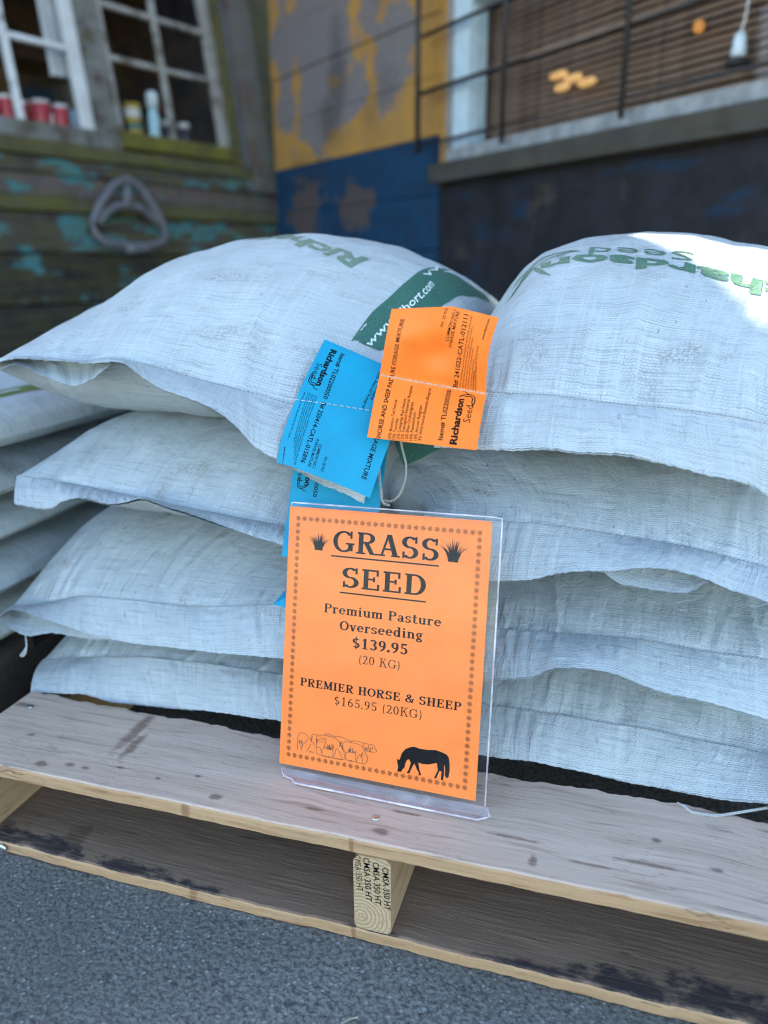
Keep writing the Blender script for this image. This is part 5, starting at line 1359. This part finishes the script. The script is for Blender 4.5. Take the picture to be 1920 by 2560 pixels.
fr = MB(); fr.box(.101, .198, 1.042, 1.655, -.06, .028, 0, MR); fr.box(2.30, 2.40, 1.042, 1.655, -.06, .028, 0, MR); fr.box(.199, 2.299, 1.57, 1.655, -.06, .026, 0, MR)
win = fr.build('window', FRW, dk, bevel=.004)
mb = MB(); mb.box(.038, .099, 1.042, 1.655, -.05, .012, 0, MR); mb.build('casing', simple('dull_grey_casing', (.25, .24, .235), .7), win, bevel=.003)
mb = MB(); mb.box(.103, 2.42, 1.042, 1.088, -.05, .055, 0, MR); mb.build('sill', SILLG, win, bevel=.004)
mb = MB(); mb.box(.20, 2.30, 1.09, 1.57, -.018, -.014, 0, MR); mb.build('pane', GLASS, win)
# blind: one mesh shared by all slats
bl = thing('blind', tuple(J_+uR*1.0-nR*.08+Vector((0, 0, 1.09))), 'brown wooden slatted blind behind the barred window', 'blind')
mb = MB(); V = []
for i, xx in enumerate((0, 2.27)):
    for k in range(7):
        a = (k/6-.5); V.append((xx, -.0015*math.cos(a*3), a*.026))
    for k in range(6, -1, -1):
        a = (k/6-.5); V.append((xx, -.0015*math.cos(a*3)-.0022, a*.026))
F_ = [(k, (k+1) % 14, (k+1) % 14+14, k+14) for k in range(14)]+[tuple(range(14)), tuple(range(14, 28))]
mb.add(V, F_, 0)
s0 = mb.build('slat', SLAT, None)
tilt = Matrix.Rotation(rad(46), 4, 'X')
pitch = .0215
for i in range(23):
    M = MR @ Matrix.Translation((.025, 1.100+pitch*i, -.085)) @ tilt @ Matrix.Rotation(rad(random.Random(i).uniform(-.12, .12)), 4, 'Z')
    o = s0 if i == 0 else s0.copy()
    if i: COL.objects.link(o)
    o.parent = bl; o.matrix_parent_inverse = bl.matrix_world.inverted() if False else Matrix.Translation(-Vector(bl.location)); o.matrix_basis = M
for u in (.48, 1.02, 1.56):
    mb = MB(); mb.tube([MR @ Vector((u, 1.09, -.071)), MR @ Vector((u, 1.60, -.071))], .0012, 5); mb.build('ladder_cord', BLACKM, bl)
# grille
gr = thing('window_grille', tuple(MR @ Vector((.8, 1.1, .085))), 'black iron bars standing in front of the brown blinds', 'grille')
for (u0, z0, u1, z1, r) in ((-.052, 1.085, -.052, 2.0, .011), (.48, 1.06, .48, 2.0, .009), (1.025, 1.06, 1.025, 2.0, .009), (1.57, 1.06, 1.57, 2.0, .009)):
    mb = MB(); mb.tube([MR @ Vector((u0, z0, .088)), MR @ Vector((u1, z1, .088))], r, 10); mb.build('upright_bar', BLACKM, gr, True)
for z, r in ((1.505, .008), (1.307, .009), (1.118, .007)):
    mb = MB(); mb.tube([MR @ Vector((-.05, z, .070)), MR @ Vector((2.4, z, .070))], r, 10); mb.build('cross_bar', BLACKM, gr, True)
# lamps seen through the blind
mb = MB(); mb.box(-.01, 2.49, .1, 2.86, -1.2, -1.15, 0, MR); mb.build('back_wall', INNER, dk)
WARM = mat_emit('warm_lamp_glow', (1., .56, .20), .075)
GLP = 'warm lamp tubes glowing behind the blind'
for u, z, ln, lab in ((.655, 1.262, .055, 'upper left warm lamp of the glowing cluster behind the blind'), (.725, 1.240, .055, 'middle warm lamp of the glowing cluster behind the blind'), (.675, 1.222, .045, 'lower left warm lamp of the glowing cluster behind the blind'), (.790, 1.217, .055, 'right-hand warm lamp of the glowing cluster behind the blind')):
    c = MR @ Vector((u-.045, z, -.043))
    mb = MB(); mb.lathe([(.004, -ln*.72), (.010, -ln*.62), (.0135, -ln*.3), (.0135, ln*.3), (.010, ln*.62), (.004, ln*.72)], c, ax=uR, n=14)
    tag(mb.build('lamp', WARM, None, True), lab, 'lamp', GLP)
mb = MB(); mb.lathe([(.004, -.017), (.012, -.013), (.017, 0), (.012, .013), (.004, .017)], MR @ Vector((1.155, 1.284, -.055)), n=14)
tag(mb.build('lamp', mat_emit('orange_glow', (1., .42, .09), .05), None, True), 'small round orange lamp high in the barred window', 'lamp')
pd = thing('pendant_lamp', tuple(MR @ Vector((1.331, 1.2, -.045))), 'white pendant lamp holder hanging on its cord before the blind', 'lamp')
P0 = MR @ Vector((1.300, 1.205, -.045))
mb = MB(); mb.tube([P0+Vector((0, 0, .03)), P0+Vector((.008, 0, .07)), P0+Vector((.010, 0, .11)), P0+Vector((.022, -.004, .17)), P0+Vector((.03, -.006, .35))], .0035, 8); mb.build('cord', LIGHT, pd, True)
mb = MB(); mb.lathe([(.008, .034), (.015, .025), (.018, .005), (.021, -.02), (.018, -.026), (.004, -.028)], P0, n=16); mb.build('socket', simple('white_lamp_holder', (.62, .72, .80), .35), pd, True)
mb = MB(); mb.lathe([(.006, -.0285), (.030, -.036), (.038, -.046), (.036, -.048), (.004, -.040)], P0, n=18); mb.build('shade', BLACKM, pd, True)
# unseen slab added to shade the sack top behind the sun patch
A_, B_ = Vector((-1.311, 2.420, 3.427)), Vector((-1.001, 2.141, 3.077)); d_ = B_-A_
A0, B1 = A_-d_*1.1, B_+d_*1.3
bkv = -nR*1.9
mb = MB(); q = [p+Vector((.004, .006, -.075)) for p in (A0, B1, B1+bkv, A0+bkv)]
mb.add(q+[p+Vector((0, 0, .06)) for p in q], [(0, 1, 2, 3), (4, 5, 6, 7), (0, 1, 5, 4), (1, 2, 6, 5), (2, 3, 7, 6), (3, 0, 4, 7)])
mb.build('shade_slab', BLACKM, dk)
# pale ground added behind the viewer to bounce sunlight forward
mb = MB(); V = [(-60, -60, .004), (60, -60, .004), (60, -2.2, .004), (-60, -2.2, .004)]
mb.add(V, [(0, 1, 2, 3)]); tag(mb.build('bounce_ground', simple('pale_bounce_ground', (.24, .23, .21), .85, var=.2, vs=2), None, recalc=False), kind='structure')

# unseen sheet on arms, added over the sacks to block the overhead sky
mb = MB(); V = []; na, nb_ = 24, 10
for j in range(nb_+1):
    for i in range(na+1):
        u = .90+1.9*i/na; p = 2.3*j/nb_
        V.append((u, 2.86-.15*p-.03*math.sin(math.pi*j/nb_)-.006*math.cos(i*math.pi/3), .02+p))
mb.add(V, [(j*(na+1)+i, j*(na+1)+i+1, (j+1)*(na+1)+i+1, (j+1)*(na+1)+i) for j in range(nb_) for i in range(na)], 0, MR)
V = []
for j in range(2):
    for i in range(na*4+1):
        u = .90+1.9*i/(na*4); V.append((u, 2.515-(.0 if j == 0 else .17+.02*math.cos(i*math.pi/4)), 2.322))
m_ = na*4+1
mb.add(V, [(i, i+1, m_+i+1, m_+i) for i in range(na*4)], 0, MR)
mb.build('sky_shade', simple('grey_sky_shade', (.30, .30, .29), .9, var=.1, vs=5), dk, True, recalc=False)
for u in (.92, 1.85, 2.78):
    mb = MB(); mb.tube([MR @ Vector((u, 2.80, .01)), MR @ Vector((u, 2.47, 2.30))], .014, 8); mb.build('sky_shade_arm', BLACKM, dk, True)
# ------------------------------------------------------------------ small litter on the ground
lit = MB(); rng = random.Random(21)
for i in range(18):
    x, y = rng.uniform(-.6, .5), rng.uniform(-.32, -.005)
    a = rng.uniform(0, 3.14); l = rng.uniform(.002, .012) if i % 9 else rng.uniform(.010, .016); w_ = rng.uniform(.0003, .0008)
    c, s = math.cos(a), math.sin(a)
    b = rng.uniform(-.2, .2)*l
    lit.tube([(x-c*l, y-s*l, .0012), (x-s*b, y+c*b, .0022), (x+c*l, y+s*l, .0012)], w_, 4)
tag(lit.build('straw_litter', simple('dry_straw', (.36, .31, .22), .8, var=.4, vs=90), None, recalc=False), kind='stuff')
